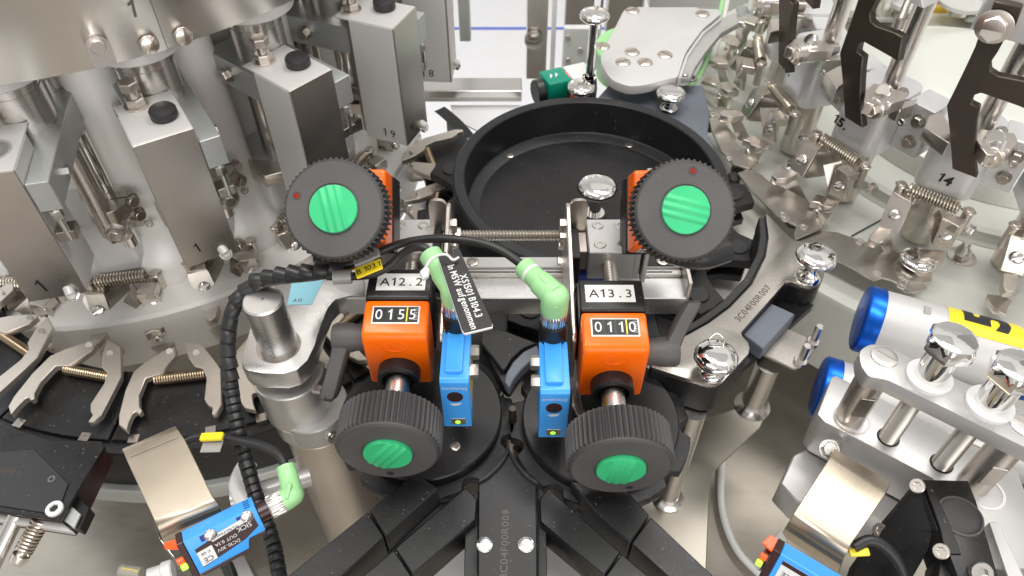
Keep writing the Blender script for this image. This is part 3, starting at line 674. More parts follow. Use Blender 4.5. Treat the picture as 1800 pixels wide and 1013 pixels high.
# curved black throat guides in the middle
solo('under_guide', 'black lower guide plate behind the two front indicators', 'guide', MB().prism(PZ([(660,545),(1150,545),(1165,600),(1130,640),(1010,650),(930,640),(896,690),(868,648),(800,650),(690,640),(650,600)], -44), V((0,0,-8))), 'black_ano', 1)
t = Thing('throat_guide', 'black curved guide with a bluish sheen put into its colour, left of the right blue sensor', 'guide', P(900,640,-40))
arc = [(944,606),(920,618),(902,636),(890,656),(886,672)]; arc2 = [(895,682),(905,664),(918,648),(936,632),(950,624)]
t.part('guide_rail', MB().prism(PZ(arc+arc2, 2), V((0,0,-9))), 'grey_block', .8)  # bluish reflection on the black rail painted in as a grey-blue colour
t.part('guide_wing', MB().prism(PZ([(846,566),(868,574),(905,588),(945,603),(920,613),(901,630),(889,650),(882,650),(866,628),(846,604)], -3), V((0,0,-12))), 'black_ano', .8)
t.part('guide_wing', MB().prism(PZ([(868,616),(884,642),(894,668),(895,684),(884,676),(870,650),(860,630)], -8), V((0,0,-12))), 'black_ano', .8)
q = P(901,738,-20); t2 = Thing('guide_post', 'small bronze post with a pointed cap between the two black discs', 'post', (q.x,q.y,-260))
t2.part('post_rod', MB().cyl((q.x,q.y,-260), (q.x,q.y,-30), 4), 'steel_warm'); t2.part('post_cap', MB().lathe([(8,0),(9,3),(7,7),(3,10),(2.6,22),(2.4,28),(0,28)], (q.x,q.y,-34), Z1, 24), 'hook')
t = Thing('curved_chute', 'curved bright steel chute between the black discs and the pointed plate', 'chute', P(930,790,-80))
t.part('chute_sheet', MB().prism(PZ([(886,740),(898,748),(914,748),(925,760),(943,790),(958,826),(966,850),(948,844),(930,822),(908,796),(893,772)], -48), V((0,0,-14))), 'steel', .8)
t = Thing('side_plate', 'dark plate with embossed AF00R01 left of the pointed centre plate', 'plate', P(875,780,-40))
t.part('plate', MB().prism(PZ([(884,690),(892,712),(890,780),(872,800),(846,826),(846,800),(862,740)], -30), V((0,0,-8))), 'black_matt', .6)
a = P(870,800,-30); b_ = P(876,752,-30); t.part('embossing', text('AF00R01', (a+b_)/2, b_-a, Z1.cross(b_-a), 5, .1), 'eng')

# centre pointed plate and conveyor rails
t = Thing('pointed_plate', 'black pointed plate marked 3C04F00R009 at the bottom centre', 'plate', P(893,940,-20))
t.part('plate', MB().prism(PZ([(894,793),(902,808),(913,824),(928,840),(943,851),(945,1060),(840,1060),(841,847),(858,838),(875,823),(886,808)], -6), V((0,0,-10))), 'black_ano', .7)
for pts in ([(894,786),(905,806),(918,823),(934,838),(946,846),(944,852),(928,841),(912,825),(901,808),(894,795)], [(894,786),(894,795),(887,809),(875,824),(858,839),(841,848),(841,842),(856,832),(871,818),(884,802)]):
    t.part('edge_rib', MB().prism(PZ(pts, -3), V((0,0,-12))), 'black_matt', .5)
t.part('side_skirt', MB().prism(PZ([(818,884),(841,862),(840,1060),(815,1060)], -16), V((0,0,-20))), 'black_matt', .6)
t.part('side_skirt', MB().prism(PZ([(945,856),(960,868),(962,1060),(945,1060)], -16), V((0,0,-20))), 'black_matt', .6)
for px, an in ((852,.0),(925,.5)): t.part('plate_screw', slot_screw(P(px,958,-6), Z1, 4.9, .8, an, .6), 'steel')
a = P(884,1012,-6); b_ = P(888,897,-6); t.part('engraving', text('-3C04F00R009', (a+b_)/2+V((.3,-2,0)), b_-a, Z1.cross(b_-a), 4.6, .05, 1.12), 'eng')
def rail(lab, segs, z=-8, th=26, m='black_ano', strip=None):
    t = Thing('conveyor_rail', lab, 'rail', P(segs[0][0][0],segs[0][0][1],z-th))
    for s_ in segs: t.part('rail_segment', MB().prism(PZ(s_, z), V((0,0,-th))), m, .8)
    if strip: t.part('wear_strip', MB().prism(PZ(strip, z+1), V((0,0,-8))), 'steel_dark', .3)
rail('outer left black rail running from the left disc to the bottom edge', [[(722,838),(746,842),(770,858),(677,943),(648,897)], [(646.5,899),(675.5,945),(575,1035),(470,1050),(505,1013)]])
rail('inner left black rail beside the pointed plate', [[(819,856),(839,878),(836,914),(725,1010),(694,964)], [(692.5,966),(723,1012),(690,1050),(590,1050),(637,1013)]])
rail('outer right black rail under the right front knob', [[(1003,846),(1040,850),(1098,858),(1142,906),(1108,954),(1050,902)], [(1144,908),(1260,1018),(1225,1060),(1110,956)]])
rail('inner right black rail beside the pointed plate', [[(964,858),(1091,971),(1062,1012),(950,918),(948,876)], [(1093,973),(1150,1022),(1120,1050),(1100,1050),(1064,1014)]])
t = Thing('label_guide', 'thin black guide strip with notches between the left rails', 'guide strip', P(700,950,-60))
t.part('strip', MB().prism(PZ([(770,862),(800,850),(818,860),(690,968),(560,1060),(540,1060),(675,948)], -30), V((0,0,-6))), 'black_matt', .5)
t = Thing('label_guide', 'thin black guide strip with notches between the right rails', 'guide strip', P(1080,930,-60))
t.part('strip', MB().prism(PZ([(968,850),(1000,846),(1110,956),(1230,1060),(1190,1060),(1092,972)], -30), V((0,0,-6))), 'black_matt', .5)
# pale base seen between the rails
t = Thing('base_casting', 'pale steel base visible between the black rails at the bottom', 'base', P(890,980,-110))
t.part('casting', MB().prism(PZ([(700,900),(1080,900),(1240,1060),(640,1060)], -96), V((0,0,-14))), 'alu_pale', 1)

# ================================================================== CROSS BEAM WITH BLOCKS AND BRACKETS
beam = Thing('cross_beam', 'aluminium cross beam behind the two front indicators', 'beam', (0,390,2))
beam.part('front_bar', MB().bb(-122,128,372,393,2,20), 'alu_brushed', .6)
beam.part('middle_bar', MB().bb(-122,127,393.2,399,4,23), 'steel', .4)
beam.part('top_rail', MB().bb(-40,127,399.2,410,6,25), 'alu', .4)
beam.part('rail_recess', MB().bb(78,124,400,409.5,25.1,25.6), 'black_ano')
for px in (831, 992, 1166): q = P(px, 470, 25.2); beam.part('rail_screw', socket_screw((q.x, 404.6, 25.6 if px > 1100 else 25), Z1, 4.6, 1.0), 'steel_dark')
beam.part('end_plate', MB().bb(127.2,130.5,374,412,4,34), 'steel_warm', .6)
beam.part('blue_carriage', MB().bb(48,75,383,398.5,20.2,31), 'navy', .5)
beam.part('slot_line', MB().bb(-100,120,395.5,396.3,23,23.4), 'black_ano')
sp_ = Thing('threaded_spindle', 'long threaded spindle across the front of the bowl', 'spindle', (0,405,47))
sp_.part('spindle', threaded((-44,405,52), (42,405,52), 4.2, 2.4, 22), 'thread')
for x in (-41.2, 35): sp_.part('spindle_nut', hexm((x,405,52), X1, 6.2, 4.2, x=Z1), 'steel_warm')
def bracket(x, lab, mir):
    t = Thing('sheet_bracket', lab, 'bracket', (x,350,20))
    # upright sheet in the y-z plane with a folded top tab
    y = [(300,20),(300,58),(303,63),(398,84),(404,84),(408,80),(408,30),(372,21)]
    t.part('sheet', MB().prism([V((x,a,b)) for a, b in y], V((3.2,0,0))), 'steel_warm', .7)
    x0, x1 = (x+3.3, x+16) if mir > 0 else (x-13, x-.1)
    t.part('folded_tab', MB().prism([V((a,408,b)) for a, b in rr((x0+x1)/2, 68, x1-x0, 34, 5)], V((0,-2.6,0))), 'steel_warm', .4)
    for z in (66, 46, 28): t.part('bracket_bolt', hexm((x-.1,405,z-3) if mir > 0 else (x+3.3,405,z-3), -X1 if mir > 0 else X1, 4.4, 3.2, x=Z1), 'steel_warm')
    t.part('black_slide', MB().bb(x+4 if mir>0 else x-10, x+10 if mir>0 else x-4, 372, 402, 26, 62), 'black_ano', .6)
    for z in (34,): t.part('slide_screw', socket_screw((x+7 if mir>0 else x-7, 371.9, z), -Y1, 2.6, 1), 'steel')
bracket(37.5, 'upright bent steel bracket holding the right blue sensor', 1)
bracket(-46, 'upright bent steel bracket holding the left blue sensor', -1)
def block(x, lab):
    t = Thing('spindle_block', lab, 'block', (x,396,33))
    t.part('block_body', MB().bb(x-16.5,x+16.5,379,414,33,60), 'alu', .7)
    t.part('block_side', MB().bb(x+16.7,x+21,381,413,32,63) if x > 0 else MB().bb(x-21,x-16.7,381,413,32,63), 'alu', .5)
    for dx in (-8.3, 8.0):
        for y in (387, 407): t.part('block_screw', socket_screw((x+dx,y,59.2), Z1, 4.3, 1.5, True), 'steel')
    t.part('lead_screw', threaded((x-(1 if x>0 else -1)*1.5,380,47), (x-(1 if x>0 else -1)*1.5,338,47), 5.2, 2.6, 22), 'thread')
    t.part('spacer', MB().bb(x-23,x-17,384,404,38,56) if x > 0 else MB().bb(x+17,x+23,384,404,38,56), 'steel_warm', .4)
block(70.5, 'aluminium block with four screws left of the upper right knob')
block(-72, 'aluminium block with four screws right of the upper left knob, under the cables')
for s_, lab in ((1, 'tall aluminium side plate left of the upper right knob'), (-1, 'tall aluminium side plate right of the upper left knob')):
    x = 93 if s_ > 0 else -97
    solo('side_plate', lab, 'plate', MB().prism([V((x,378,30)),V((x,378,62)),V((x,396,98)),V((x,412,98)),V((x,416,60)),V((x,416,30))], V((3.4*s_,0,0))), 'alu', .6)
    tt_ = Thing('side_bracket', 'steel strip bracket behind the upper %s knob' % ('right' if s_>0 else 'left'), 'bracket', (x,420,40))
    tt_.part('strip', MB().bb(min(x,x+6*s_),max(x,x+6*s_),413,418,40,104), 'steel_warm', .8)
    tt_.part('strip_bolt', hexm((x+3*s_,413,92), -Y1, 4, 3), 'steel')

# ================================================================== POSITION INDICATORS, KNOBS
def hand_wheel(o, ax, up, name_lab, cap_rot, pin_ang, dot=True, r=31., d=25., t=None):
    """o = centre of the front face, ax = direction it faces"""
    ax = V(ax).normalized(); up = V(up); X = up.cross(ax).normalized(); U = ax.cross(X); o = V(o)
    nr = 56; seg = nr*6
    def rf(i):
        f = (i % 6)/6; return 1+.06*(max(0, math.cos(2*math.pi*f)))**.6 if math.cos(2*math.pi*f) > 0 else 1-.03
    hw = t.part('hand_wheel', MB().lathe([(r*.45,-d-.5),(r*.86,-d),(r*.93,-d+1,),(r*.955,-d+2.2,1),(r*.955,-3.6,1),(r*.95,-2.6,1),(r*.965,-2.0),(r*.955,-.9),(r*.925,-.1),(r*.5,0),(r*.49,-1),(0,-1)], o, ax, seg, rf=rf, x=X), 'knob_black', smooth=32, label=name_lab)
    t.part('wheel_face', MB().lathe([(r*.915,-.3),(r*.91,.12),(r*.5,.14),(r*.492,-.6)], o, ax, 96), 'knob_face', smooth=30, parent=hw)
    # cap with moulded ridges
    rc = r*.462; n = 44; mb = MB(); ca = math.cos(cap_rot); sa_ = math.sin(cap_rot); CX = X*ca+U*sa_; CY = U*ca-X*sa_
    def hh(q):
        q /= rc; base = 2.2
        for c in (-.33, 0, .33):
            e = abs(q-c)
            if e < .155: base += .75*math.cos(e/.155*math.pi/2)**2
        return base-(.9 if abs(q) < .5 else 0)*0
    vs = []; 
    for i in range(n+1):
        q = -rc+2*rc*i/n; y = math.sqrt(max(rc*rc-q*q, 0))*.985+.05
        h = hh(q)
        vs += [o+CX*q-CY*y-ax*.6, o+CX*q-CY*y+ax*(h-.4), o+CX*q-CY*max(y-.5,0)+ax*h, o+CX*q+CY*max(y-.5,0)+ax*h, o+CX*q+CY*y+ax*(h-.4), o+CX*q+CY*y-ax*.6]
    fs = [(i*6+j,(i+1)*6+j,(i+1)*6+j+1,i*6+j+1) for i in range(n) for j in range(5)]+[tuple(range(6))[::-1], tuple(n*6+j for j in range(6))]
    mb.add(vs, fs); t.part('green_cap', mb, 'green', smooth=40, parent=hw)
    pa = X*math.cos(pin_ang)*r*.76+U*math.sin(pin_ang)*r*.76
    t.part('pin_hole', MB().lathe([(2.7,.1),(2.6,.3),(1.75,.3),(1.7,.16),(0,.16)], o+pa, ax, 20), 'knob_black', parent=hw)
    t.part('hole_bottom', MB().lathe([(1.7,.2),(0,.24)], o+pa, ax, 16), 'red_dot' if dot else 'ink', parent=hw)
    t.part('wheel_neck', MB().lathe([(r*.30,-d-11),(r*.31,-d-4),(r*.48,-d+.5)], o, ax, 40), 'knob_black', parent=hw)
    return t
def indicator(o, ax_y, up, lab, txt, digits, line_x, r=20.):
    """o = foot centre of the front face (where the shaft comes out); ax_y points into the body"""
    Yv = V(ax_y).normalized(); Zv = V(up).normalized(); Xv = Yv.cross(Zv); Zv = Xv.cross(Yv); o = V(o)
    m = M4.Translation(o) @ M4((Xv, Yv, Zv)).transposed().to_4x4()
    t = Thing('position_indicator', lab, 'position indicator', o, 0, 'orange position indicators')
    H = 50.; fy = 0
    def side(pts, w0, w1, bev_m, nm, m_, bev):   # profile in y,z with width
        mb = MB().prism([V((-w0, y, z)) for y, z in pts], V((2*w0,0,0))); t.part(nm, mb.xf(m), m_, bev, seg=3)
    side([(0,-15),(-1.5,29),(-.5,33),(2,34.6),(26,37.4),(26.5,-15)], 20, 20, 0, 'orange_body', 'orange', 2.6)
    side([(26.8,-14),(26.8,37.2),(29,38.2),(52,37.8),(54,35.6),(54,-14)], 20.4, 20.4, 0, 'black_back', 'black_ano', 1.6)
    nz = V((0,-2.8,24)).normalized(); ny = V((0,24,2.8)).normalized()      # sloping display face
    def onf(x, s): return V((x, 2, 34.6))+ny*s+nz*.0
    # window frame, window, digits
    fr = MB().box(onf(0,12.4)+nz*.25, (29.5,13.2,.8), (X1,ny,nz)); t.part('window_frame', fr.xf(m), 'label', .3)
    wn = MB().box(onf(0,12.4)+nz*.5, (27.5,11.2,.6), (X1,ny,nz)); t.part('window', wn.xf(m), 'black_ano')
    for i, dg in enumerate(digits):
        x = -10.3+i*6.9
        t.part('digit_wheel', MB().box(onf(x,12.4)+nz*.86, (5.6,10.4,.12), (X1,ny,nz)).xf(m), 'ink')
        t.part('digit', text(dg, onf(x,12.4)+nz*.9, X1, ny, 7.6, .08, .92).xf(m), 'white')
    t.part('index_line', MB().box(onf(line_x,12.4)+nz*1.0, (.8,10.6,.2), (X1,ny,nz)).xf(m), 'yellow')
    for k in range(7): t.part('scale_tick', MB().box(onf(12.3,8.6+k*1.3)+nz*.92, (1.6 if k%2 else 2.4,.25,.1), (X1,ny,nz)).xf(m), 'white')
    if txt:
        t.part('label_strip', MB().box(V((1 if o.x<0 else -1,40.5,38.2)), (31,14.5,.3)).xf(m), 'label')
        t.part('label_text', text(txt, V((1 if o.x<0 else -1,40.5,38.35)), X1, Y1, 7.0, .05, 1.0, .004, .56).xf(m), 'ink')
    # moulded arch and logo
    arch = MB().tube([V((math.cos(R(a))*16.5, -.2, math.sin(R(a))*16.5)) for a in range(-18,199,9)], .55, 6); t.part('arch_rib', arch.xf(m), 'orange')
    lg = MB().tube([V((math.cos(R(a))*7.4, -1.35, 24.3+math.sin(R(a))*4.2)) for a in range(0,361,15)], .28, 6); t.part('logo_oval', lg.xf(m), 'orange')
    t.part('logo', text('SIKO', V((0,-1.15,24.3)), X1, Z1, 4.2, .3, 1.15, .02).xf(m), 'orange')
    # shaft
    t.part('collar', MB().lathe([(13.4,-2),(13.4,9),(12.6,10),(10.2,10),(10,6),(7,6)], V((0,0,0)), -Y1, 48).xf(m), 'black_ano')
    t.part('shaft', MB().cyl(V((0,2,0)), V((0,-24,0)), 7.4).xf(m), 'steel')
    return t
for s_, x, yf, txt, dg, lx, cr_, lab, kl, pin in (
    (-1, -71.5, 291, 'A12.2', ['0','1','5','5'], 7.0, -.62, 'orange position indicator labelled A12.2 reading 0155', 'lower left ribbed black hand wheel with a green cap', -1.62),
    (1, 62.5, 281, 'A13.3', ['0','1','1','0'], 6.9, -.12, 'orange position indicator labelled A13.3 reading 0110', 'lower right ribbed black hand wheel with a green cap', -1.25)):
    ti = indicator((x,yf,42), Y1, Z1, lab, txt, dg, lx)
    hand_wheel((x-(.8 if s_<0 else 0),yf-60.5,42), -Y1, Z1, kl, cr_, pin, False, t=ti)
sa2, ca2 = .72, .694
for s_, x, y, z, cr_, pin, lab, kl in ((-1, -105.5, 340, 134, .26, 2.82, 'orange indicator behind the upper left hand wheel', 'upper left black hand wheel facing the camera, green cap with slanted ridges'),
                        (1, 102.5, 339, 134, -1.83, 1.36, 'orange indicator behind the upper right hand wheel', 'upper right black hand wheel facing the camera, green cap with level ridges')):
    ax = V((.02*-s_*-1, -ca2, sa2)); 
    o = V((x+3.5*(-s_),y,z))-ax*38+V((0,ca2*-0+.72*14,.694*14))
    # body turned so that its window faces inwards
    ti = indicator(o, -ax, V((0,-.72,-.694)), lab, None, ['0','2','4','0'], 7)
    hand_wheel((x,y,z), ax, Z1, kl, cr_, pin, t=ti)
    solo('clamp_lever_hub', 'black lever hub behind the upper %s hand wheel' % ('left' if s_<0 else 'right'), 'lever', MB().tube(spl([P(1180 if s_>0 else 560, 442, 70), P(1230 if s_>0 else 600, 452, 68), P(1275 if s_>0 else 620, 440, 66)], 5), 9, 14), 'rubber', 0)
p = P(1268,440,70); solo('lever_screw', 'small steel screw at the end of the lever behind the upper right hand wheel', 'screw', socket_screw(P(1278,437,68), X1, 3.6, 2), 'steel')

# clamping levers
def lever_(px0, px1, z0, z1, sgn, lab):
    a = V(px0); b_ = V(px1)
    t = Thing('clamping_lever', lab, 'clamping lever', a, 0, 'black clamping levers beside the front indicators')
    d = (b_-a).normalized(); sd = V((0,0,1)).cross(d).normalized()
    t.part('lever_hub', MB().lathe([(8.2,-10),(8.6,6),(9.4,8),(9.4,18),(8.4,20),(0,20)], a, X1*sgn, 36), 'knob_face')
    t.part('hub_screw', socket_screw(a+X1*sgn*20, X1*sgn, 4, 1), 'steel_dark')
    c = a+X1*sgn*13; L = (b_-c).length; d = (b_-c).normalized(); w = X1.cross(d).normalized()
    vs = []; K = 10
    prof = [(0,9,7),(.12,8.6,6.8),(.3,7.2,6.2),(.6,7.4,6.2),(.85,8,6.4),(.95,7,5.6),(1,3.8,3.4)]
    for f, hw, ht in prof:
        for k in range(12): 
            an = 2*math.pi*k/12; sq = lambda q: math.copysign(abs(q)**.55, q); vs.append(c+d*(L*f)+w*(sq(math.cos(an))*hw*.9)+X1*(sq(math.sin(an))*ht*.9))
    n = len(prof); fs = [(i*12+k, i*12+(k+1)%12, (i+1)*12+(k+1)%12, (i+1)*12+k) for i in range(n-1) for k in range(12)]+[tuple(range(12))[::-1], tuple((n-1)*12+k for k in range(12))]
    t.part('lever_handle', MB().add(vs, fs), 'knob_face', smooth=38)
    t.part('handle_recess', MB().slab(c+d*(L*.72)+V((0,-5.3,2)), c+d*(L*.92)+V((0,-6,2)), 5, 1.2, -Y1), 'black_ano', .4)
lever_((-93,304,58), P(577,704,30), 0, 0, -1, 'left black clamping lever pointing down beside the A12.2 indicator')
lever_((84,294,56), P(1219,528,78), 0, 0, 1, 'right black clamping lever pointing up beside the A13.3 indicator')

# ================================================================== DISTANCE SENSORS
def dsensor(x0, y0, lab, side):
    t = Thing('distance_sensor', lab, 'sensor', (x0+8.8,y0+19,16), 0, 'blue distance sensors')
    x1 = x0+17.6
    t.part('sensor_body', MB().prism([V((x0,y0,16)),V((x0,y0,63)),V((x0,y0+2,65)),V((x0,y0+38,65)),V((x0,y0+38,16))], V((17.6,0,0))), 'blue', .7, seg=2)
    t.part('top_ridge', MB().prism([V((a,b,64.6)) for a, b in rr(x0+8.4, y0+23, 10.6, 36, 1.8)], V((0,0,3.4))), 'blue', .9, seg=2)
    t.part('dial_ring', MB().cyl((x0+8.6,y0,49), (x0+8.6,y0-.4,49), 4.9), 'maroon')
    cr_ = MB().box((x0+8.6,y0-.5,49), (4.2,.5,.9)); cr_.box((x0+8.6,y0-.52,49), (.9,.5,4.2)); t.part('dial_slot', cr_, 'ink')
    t.part('dial_text', text('Distance', (x0+8.6,y0-.1,57.2), -X1, -Z1, 2.5, .05, 1.15).xf(M4.Identity(4)) if False else text('Distance', (x0+8.6,y0-.05,57.2), -X1, -Z1, 2.6, .05, 1.15), 'white')
    t.part('arrow', MB().prism([V((x0+5,y0-.05,41.6)),V((x0+12.4,y0-.05,42.4)),V((x0+10.8,y0-.05,40.2)),V((x0+7,y0-.05,39.6))], V((0,-.1,0))), 'white')
    t.part('led_window', MB().box((x0+9.4,y0-.05,22), (9,.5,6.6)), 'tan_steel', .2)
    t.part('led', MB().cyl((x0+9,y0-.2,22), (x0+9,y0-.7,22), 2.7), 'laser'); t.part('led', MB().lathe(dome(1.9,.8), (x0+9,y0-.7,22.2), -Y1, 16), 'led_g')
    s2 = x1 if side > 0 else x0
    for y in (y0+12, y0+27): t.part('fixing_nut', hexm((s2,y,58), X1*side, 4.8, 5.2, x=Z1), 'steel_warm')
    t.part('side_label', MB().box((x1+.1,y0+18,44), (.2,24,30)), 'yellow_dull')
    t.part('connector_base', MB().cyl((x0+8.6,y0+42,50), (x0+8.6,y0+42,80), 8.6, ch=1), 'black_ano')
    t.part('connector_flange', MB().bb(x0+.5,x1-.5,y0+36,y0+48,45,62), 'black_ano', 1)
    return V((x0+8.6,y0+42,80))
cA = dsensor(-43.2, 265, 'left blue distance sensor hanging beside the A12.2 indicator', 1)
cB = dsensor(16.6, 257, 'right blue distance sensor beside the A13.3 indicator', -1)
def knurl(c, ax, r, h): 
    return MB().lathe([(r*.9,0),(r,1,1),(r,h-1.2,1),(r*.92,h)], c, ax, 120, rf=lambda i: 1+.035*(1 if i % 4 < 2 else -1))
def green_plug(cab, up_h, tip, r0, r1, lab):
    """lime elbow plug: knurled ring, short upright body with a rounded top, then a straight tapering barrel"""
    t = Thing('cable_plug', lab, 'connector', cab, 0, 'lime green cable plugs')
    t.part('knurled_ring', knurl(cab, Z1, 7.8, 10), 'steel')
    b = cab+Z1*10; c = b+Z1*(up_h-5)
    t.part('plug_body', MB().lathe([(6.6,0),(8.2,.8),(8.4,3),(8.4,up_h-6),(8.0,up_h-2.6),(6.6,up_h+.2),(3.6,up_h+1.6),(0,up_h+2)], b, Z1, 40), 'lime', smooth=50)
    e = (tip-c).normalized(); L = (tip-c).length
    t.part('plug_barrel', MB().lathe([(7.8,0),(7.6,L*.45),(7.0,L*.46),(r1,L*.8),(r1*1.04,L-7),(r1*1.12,L-6.5),(r1*1.12,L-.8),(r1,L)], c, e, 36), 'lime', smooth=40)
    t.part('white_ring', MB().cyl(tip-e*8.6, tip-e*6.6, r1*1.14, ch=.4), 'pvc')
    sd = e.cross(Z1).normalized(); un = sd.cross(e)
    for k in (-1,1): t.part('plug_rib', MB().slab(c+e*6+un*7.4+sd*2.2*k, c+e*(L*.44)+un*7.3+sd*2.2*k, .7, .9, un), 'lime', .2)
    t.part('plug_rib', MB().slab(b+V((0,-8.2,2)), b+V((0,-8.2,up_h-5)), 1.6, 1.0, -Y1), 'lime', .3)
    return tip, e
eB, dB = green_plug(cB, 17, P(920,468,103), 8.4, 6.0, 'lime green elbow plug on top of the right blue sensor')
eA, dA = green_plug(cA, 15, P(755,446,106), 8.4, 6.4, 'lime green plug on top of the left blue sensor, behind the black tag')

# ================================================================== CABLES
def cable(name, lab, pts, r, m='rubber', cat='cable', n=8): return solo(name, lab, cat, MB().tube(spl(pts, n), r, 14), m, smooth=80)
cable('cable', 'black cable arching from the right lime plug over the left block', [P(916,464,101), P(880,440,103), P(840,426,104), P(790,420,103), P(745,421,100), P(700,430,96), P(660,446,92), P(620,462,88), P(560,478,86)], 2.7)
cable('cable', 'black cable looping from the left lime plug into the spiral sleeve', [P(756,444,104), P(745,436,106), P(726,436,104), P(705,449,98), P(684,468,92), P(655,482,88), P(620,486,86), P(575,486,85)], 2.7)
sl = [P(x,y,z) for x,y,z in ((603,476,86),(575,478,86),(540,483,84),(500,487,80),(460,495,74),(430,515,66),(410,545,56),(401,585,44),(400,630,30),(407,690,12),(420,760,-6),(437,830,-24),(458,900,-42),(478,950,-52),(494,1030,-62))]
t = Thing('spiral_sleeve', 'black spiral cable sleeve running from the cables down the left side', 'cable sleeve', sl[7])
sp2 = spl(sl, 12)
def mk_sleeve(pts, a, b, r, pitch):
    L = [0]
    for i in range(1, len(pts)): L.append(L[-1]+(pts[i]-pts[i-1]).length)
    return MB().tube(pts, r, 18)
t.part('cable_bundle', MB().tube(sp2, 4.7, 14), 'black_matt', smooth=80)
# overlapping turns of the wrap
dense = spl(sl, 60); acc = 0; last = 0; turn = []; cuts = [0]
for i in range(1, len(dense)):
    acc += (dense[i]-dense[i-1]).length
    pit = 9.0 if i < len(dense)*.62 else 5.2
    if acc-last > pit: cuts.append(i); last = acc
for a, b_ in zip(cuts[:-1], cuts[1:]):
    seg_ = dense[a:b_+1]; n = len(seg_)
    if n < 3: continue
    wide = a < len(dense)*.6
    jit = random.uniform(.97, 1.02)
    sk = random.uniform(.25,.4)
    tg = (seg_[-1]-seg_[0]).normalized()
    mb = MB().lathe([(4.95,0),(5.14*jit,.15),(5.10*jit,(seg_[-1]-seg_[0]).length*.96),(4.98,(seg_[-1]-seg_[0]).length*.98)], seg_[0], tg+V((sk*.5,sk*.3,sk)) if wide else tg+V((.1,.0,.35)), 22)
    t.part('sleeve_turn', mb, 'rubber', smooth=60)
# transparent marker sleeve with yellow tag
a, b_ = P(623,470,90), P(668,452,94)
t = Thing('cable_marker', 'clear sleeve with a yellow marker reading B 103.1 on the black cable', 'cable marker', a)
d = (b_-a).normalized(); sd = d.cross(Z1).normalized()
t.part('marker_strip', MB().slab(a+V((2,-7,1)), b_+V((2,-7,1)), 9, 1.6), 'yellow', .5)
t.part('marker_text', text('B 103.1', (a+b_)/2+V((2,-7,2.0)), d, Z1.cross(d), 4.4, .05, .95), 'ink')
t.part('clear_sleeve', MB().slab(a+V((0,1,3)), b_+V((0,1,3)), 7, 2), 'film', .5)
solo('cable_marker', 'clear sleeve on the lower black cable next to the yellow marker', 'cable marker', MB().tube([P(586,488,88), P(618,486,88)], 4.6, 14), 'film')
solo('marker_strip', 'hidden end of a yellow marker under the black cables', 'cable marker', MB().slab(P(600,478,84), P(624,466,84), 6, 1.5), 'yellow_dull', .4)

# tag on the left plug
tp = [P(768,447,116), P(806,434,116), P(868,575,112), P(814,588,112)]
tn = (tp[1]-tp[0]).cross(tp[3]-tp[0]).normalized(); 
t = Thing('cable_tag', 'black tag with white text hanging over the left lime plug', 'tag', sum(tp, V())/4)
X_ = (tp[1]-tp[0]); Dn = (tp[3]-tp[0])
def tg_(u, v): return tp[0]*(1-u)*(1-v)+tp[1]*u*(1-v)+tp[2]*u*v+tp[3]*(1-u)*v
loop_ = [tg_(u, v) for u, v in ((.04,.0),(.40,.0),(.42,.04),(.44,.09),(.55,.115),(.66,.09),(.70,.05),(.74,.0),(.97,.0),(1,.03),(1,.97),(.96,1),(.05,1),(0,.96),(0,.03))]
t.part('tag_backing', MB().prism([p-Z1*1.5 for p in loop_], V((0,0,1.4))), 'white', .2)
t.part('tag_face', MB().prism([p+((sum(tp, V())/4)-p)*.02 for p in loop_], V((0,0,.3))), 'black_matt')
rt = (tg_(.5,1)-tg_(.5,0)); upd = (tg_(1,.5)-tg_(0,.5))
nrm = rt.cross(upd)
for s_, u, v, w in (('XS1501 B104.3', .70, .60, .94), ('In MSW aufgenommen', .36, .585, .94)):
    t.part('tag_text', text(s_, tg_(u, v)+Z1*.35, rt, upd, 4.2, .06, .84 if u<.5 else .90, .012), 'white')
zt = Thing('cable_tie', 'white cable tie holding the black tag', 'cable tie', P(750,485,110))
zt.part('tie_band', MB().tube(spl([P(748,482,113), P(752,464,117), P(768,450,121), P(785,448,121), P(796,457,119), P(806,453,118)], 8), .8, 8), 'pvc', smooth=70)
zt.part('tie_head', MB().prism([P(738,484,114),P(748,474,114),P(756,478,114),P(754,490,114),P(744,496,114)], V((0,0,3.2))), 'pvc', .5)
# ================================================================== LEFT ARM, PIN, COLUMN
ZA = 22
arm_ = Thing('machine_bracket', 'aluminium support arm with a blue sticker behind the ruled steel pin', 'arm', P(500,600,4))
ap = [(640,488),(640,519),(612,520),(590,526),(577,540),(566,566),(552,610),(540,634),(522,650),(498,657),(460,656),(436,652),(425,644),(424,634),(428,618),(444,560),(448,540),(440,520),(452,500),(500,488),(560,478)]
arm_.part('arm_plate', MB().prism(PZ(ap, ZA), V((0,0,-17))), 'alu_brushed', 1.0, seg=2)
arm_.part('pin_bore', MB().lathe([(15.2,-.3),(15.2,.25),(13.8,.25),(13.8,.1),(0,.1)], P(490,608,ZA), Z1, 48), 'steel_dark')
st = [(513,497),(570,489),(548,535),(505,536)]
arm_.part('sticker', MB().prism(PZ(st, ZA+.35), V((0,0,-.3))), 'pale_blue')
arm_.part('sticker_text', text('A13', P(523,528,ZA+.4), P(540,528,ZA)-P(510,529,ZA), Z1.cross(X1), 3.2, .04), 'eng')
q = P(490,606,ZA); pin = Thing('ruled_pin', 'upright polished steel pin with a ruled scale through the arm', 'pin', (q.x,q.y,-30))
pin.part('pin_rod', MB().lathe([(13.2,0),(13.2,87),(12.2,88.4),(0,88.6)], (q.x,q.y,-20), Z1, 64), 'alu_brushed', smooth=30)
pin.part('turned_centre', MB().lathe([(1.2,.1),(0,.2)], (q.x,q.y,68.6), Z1, 16), 'steel_dark')
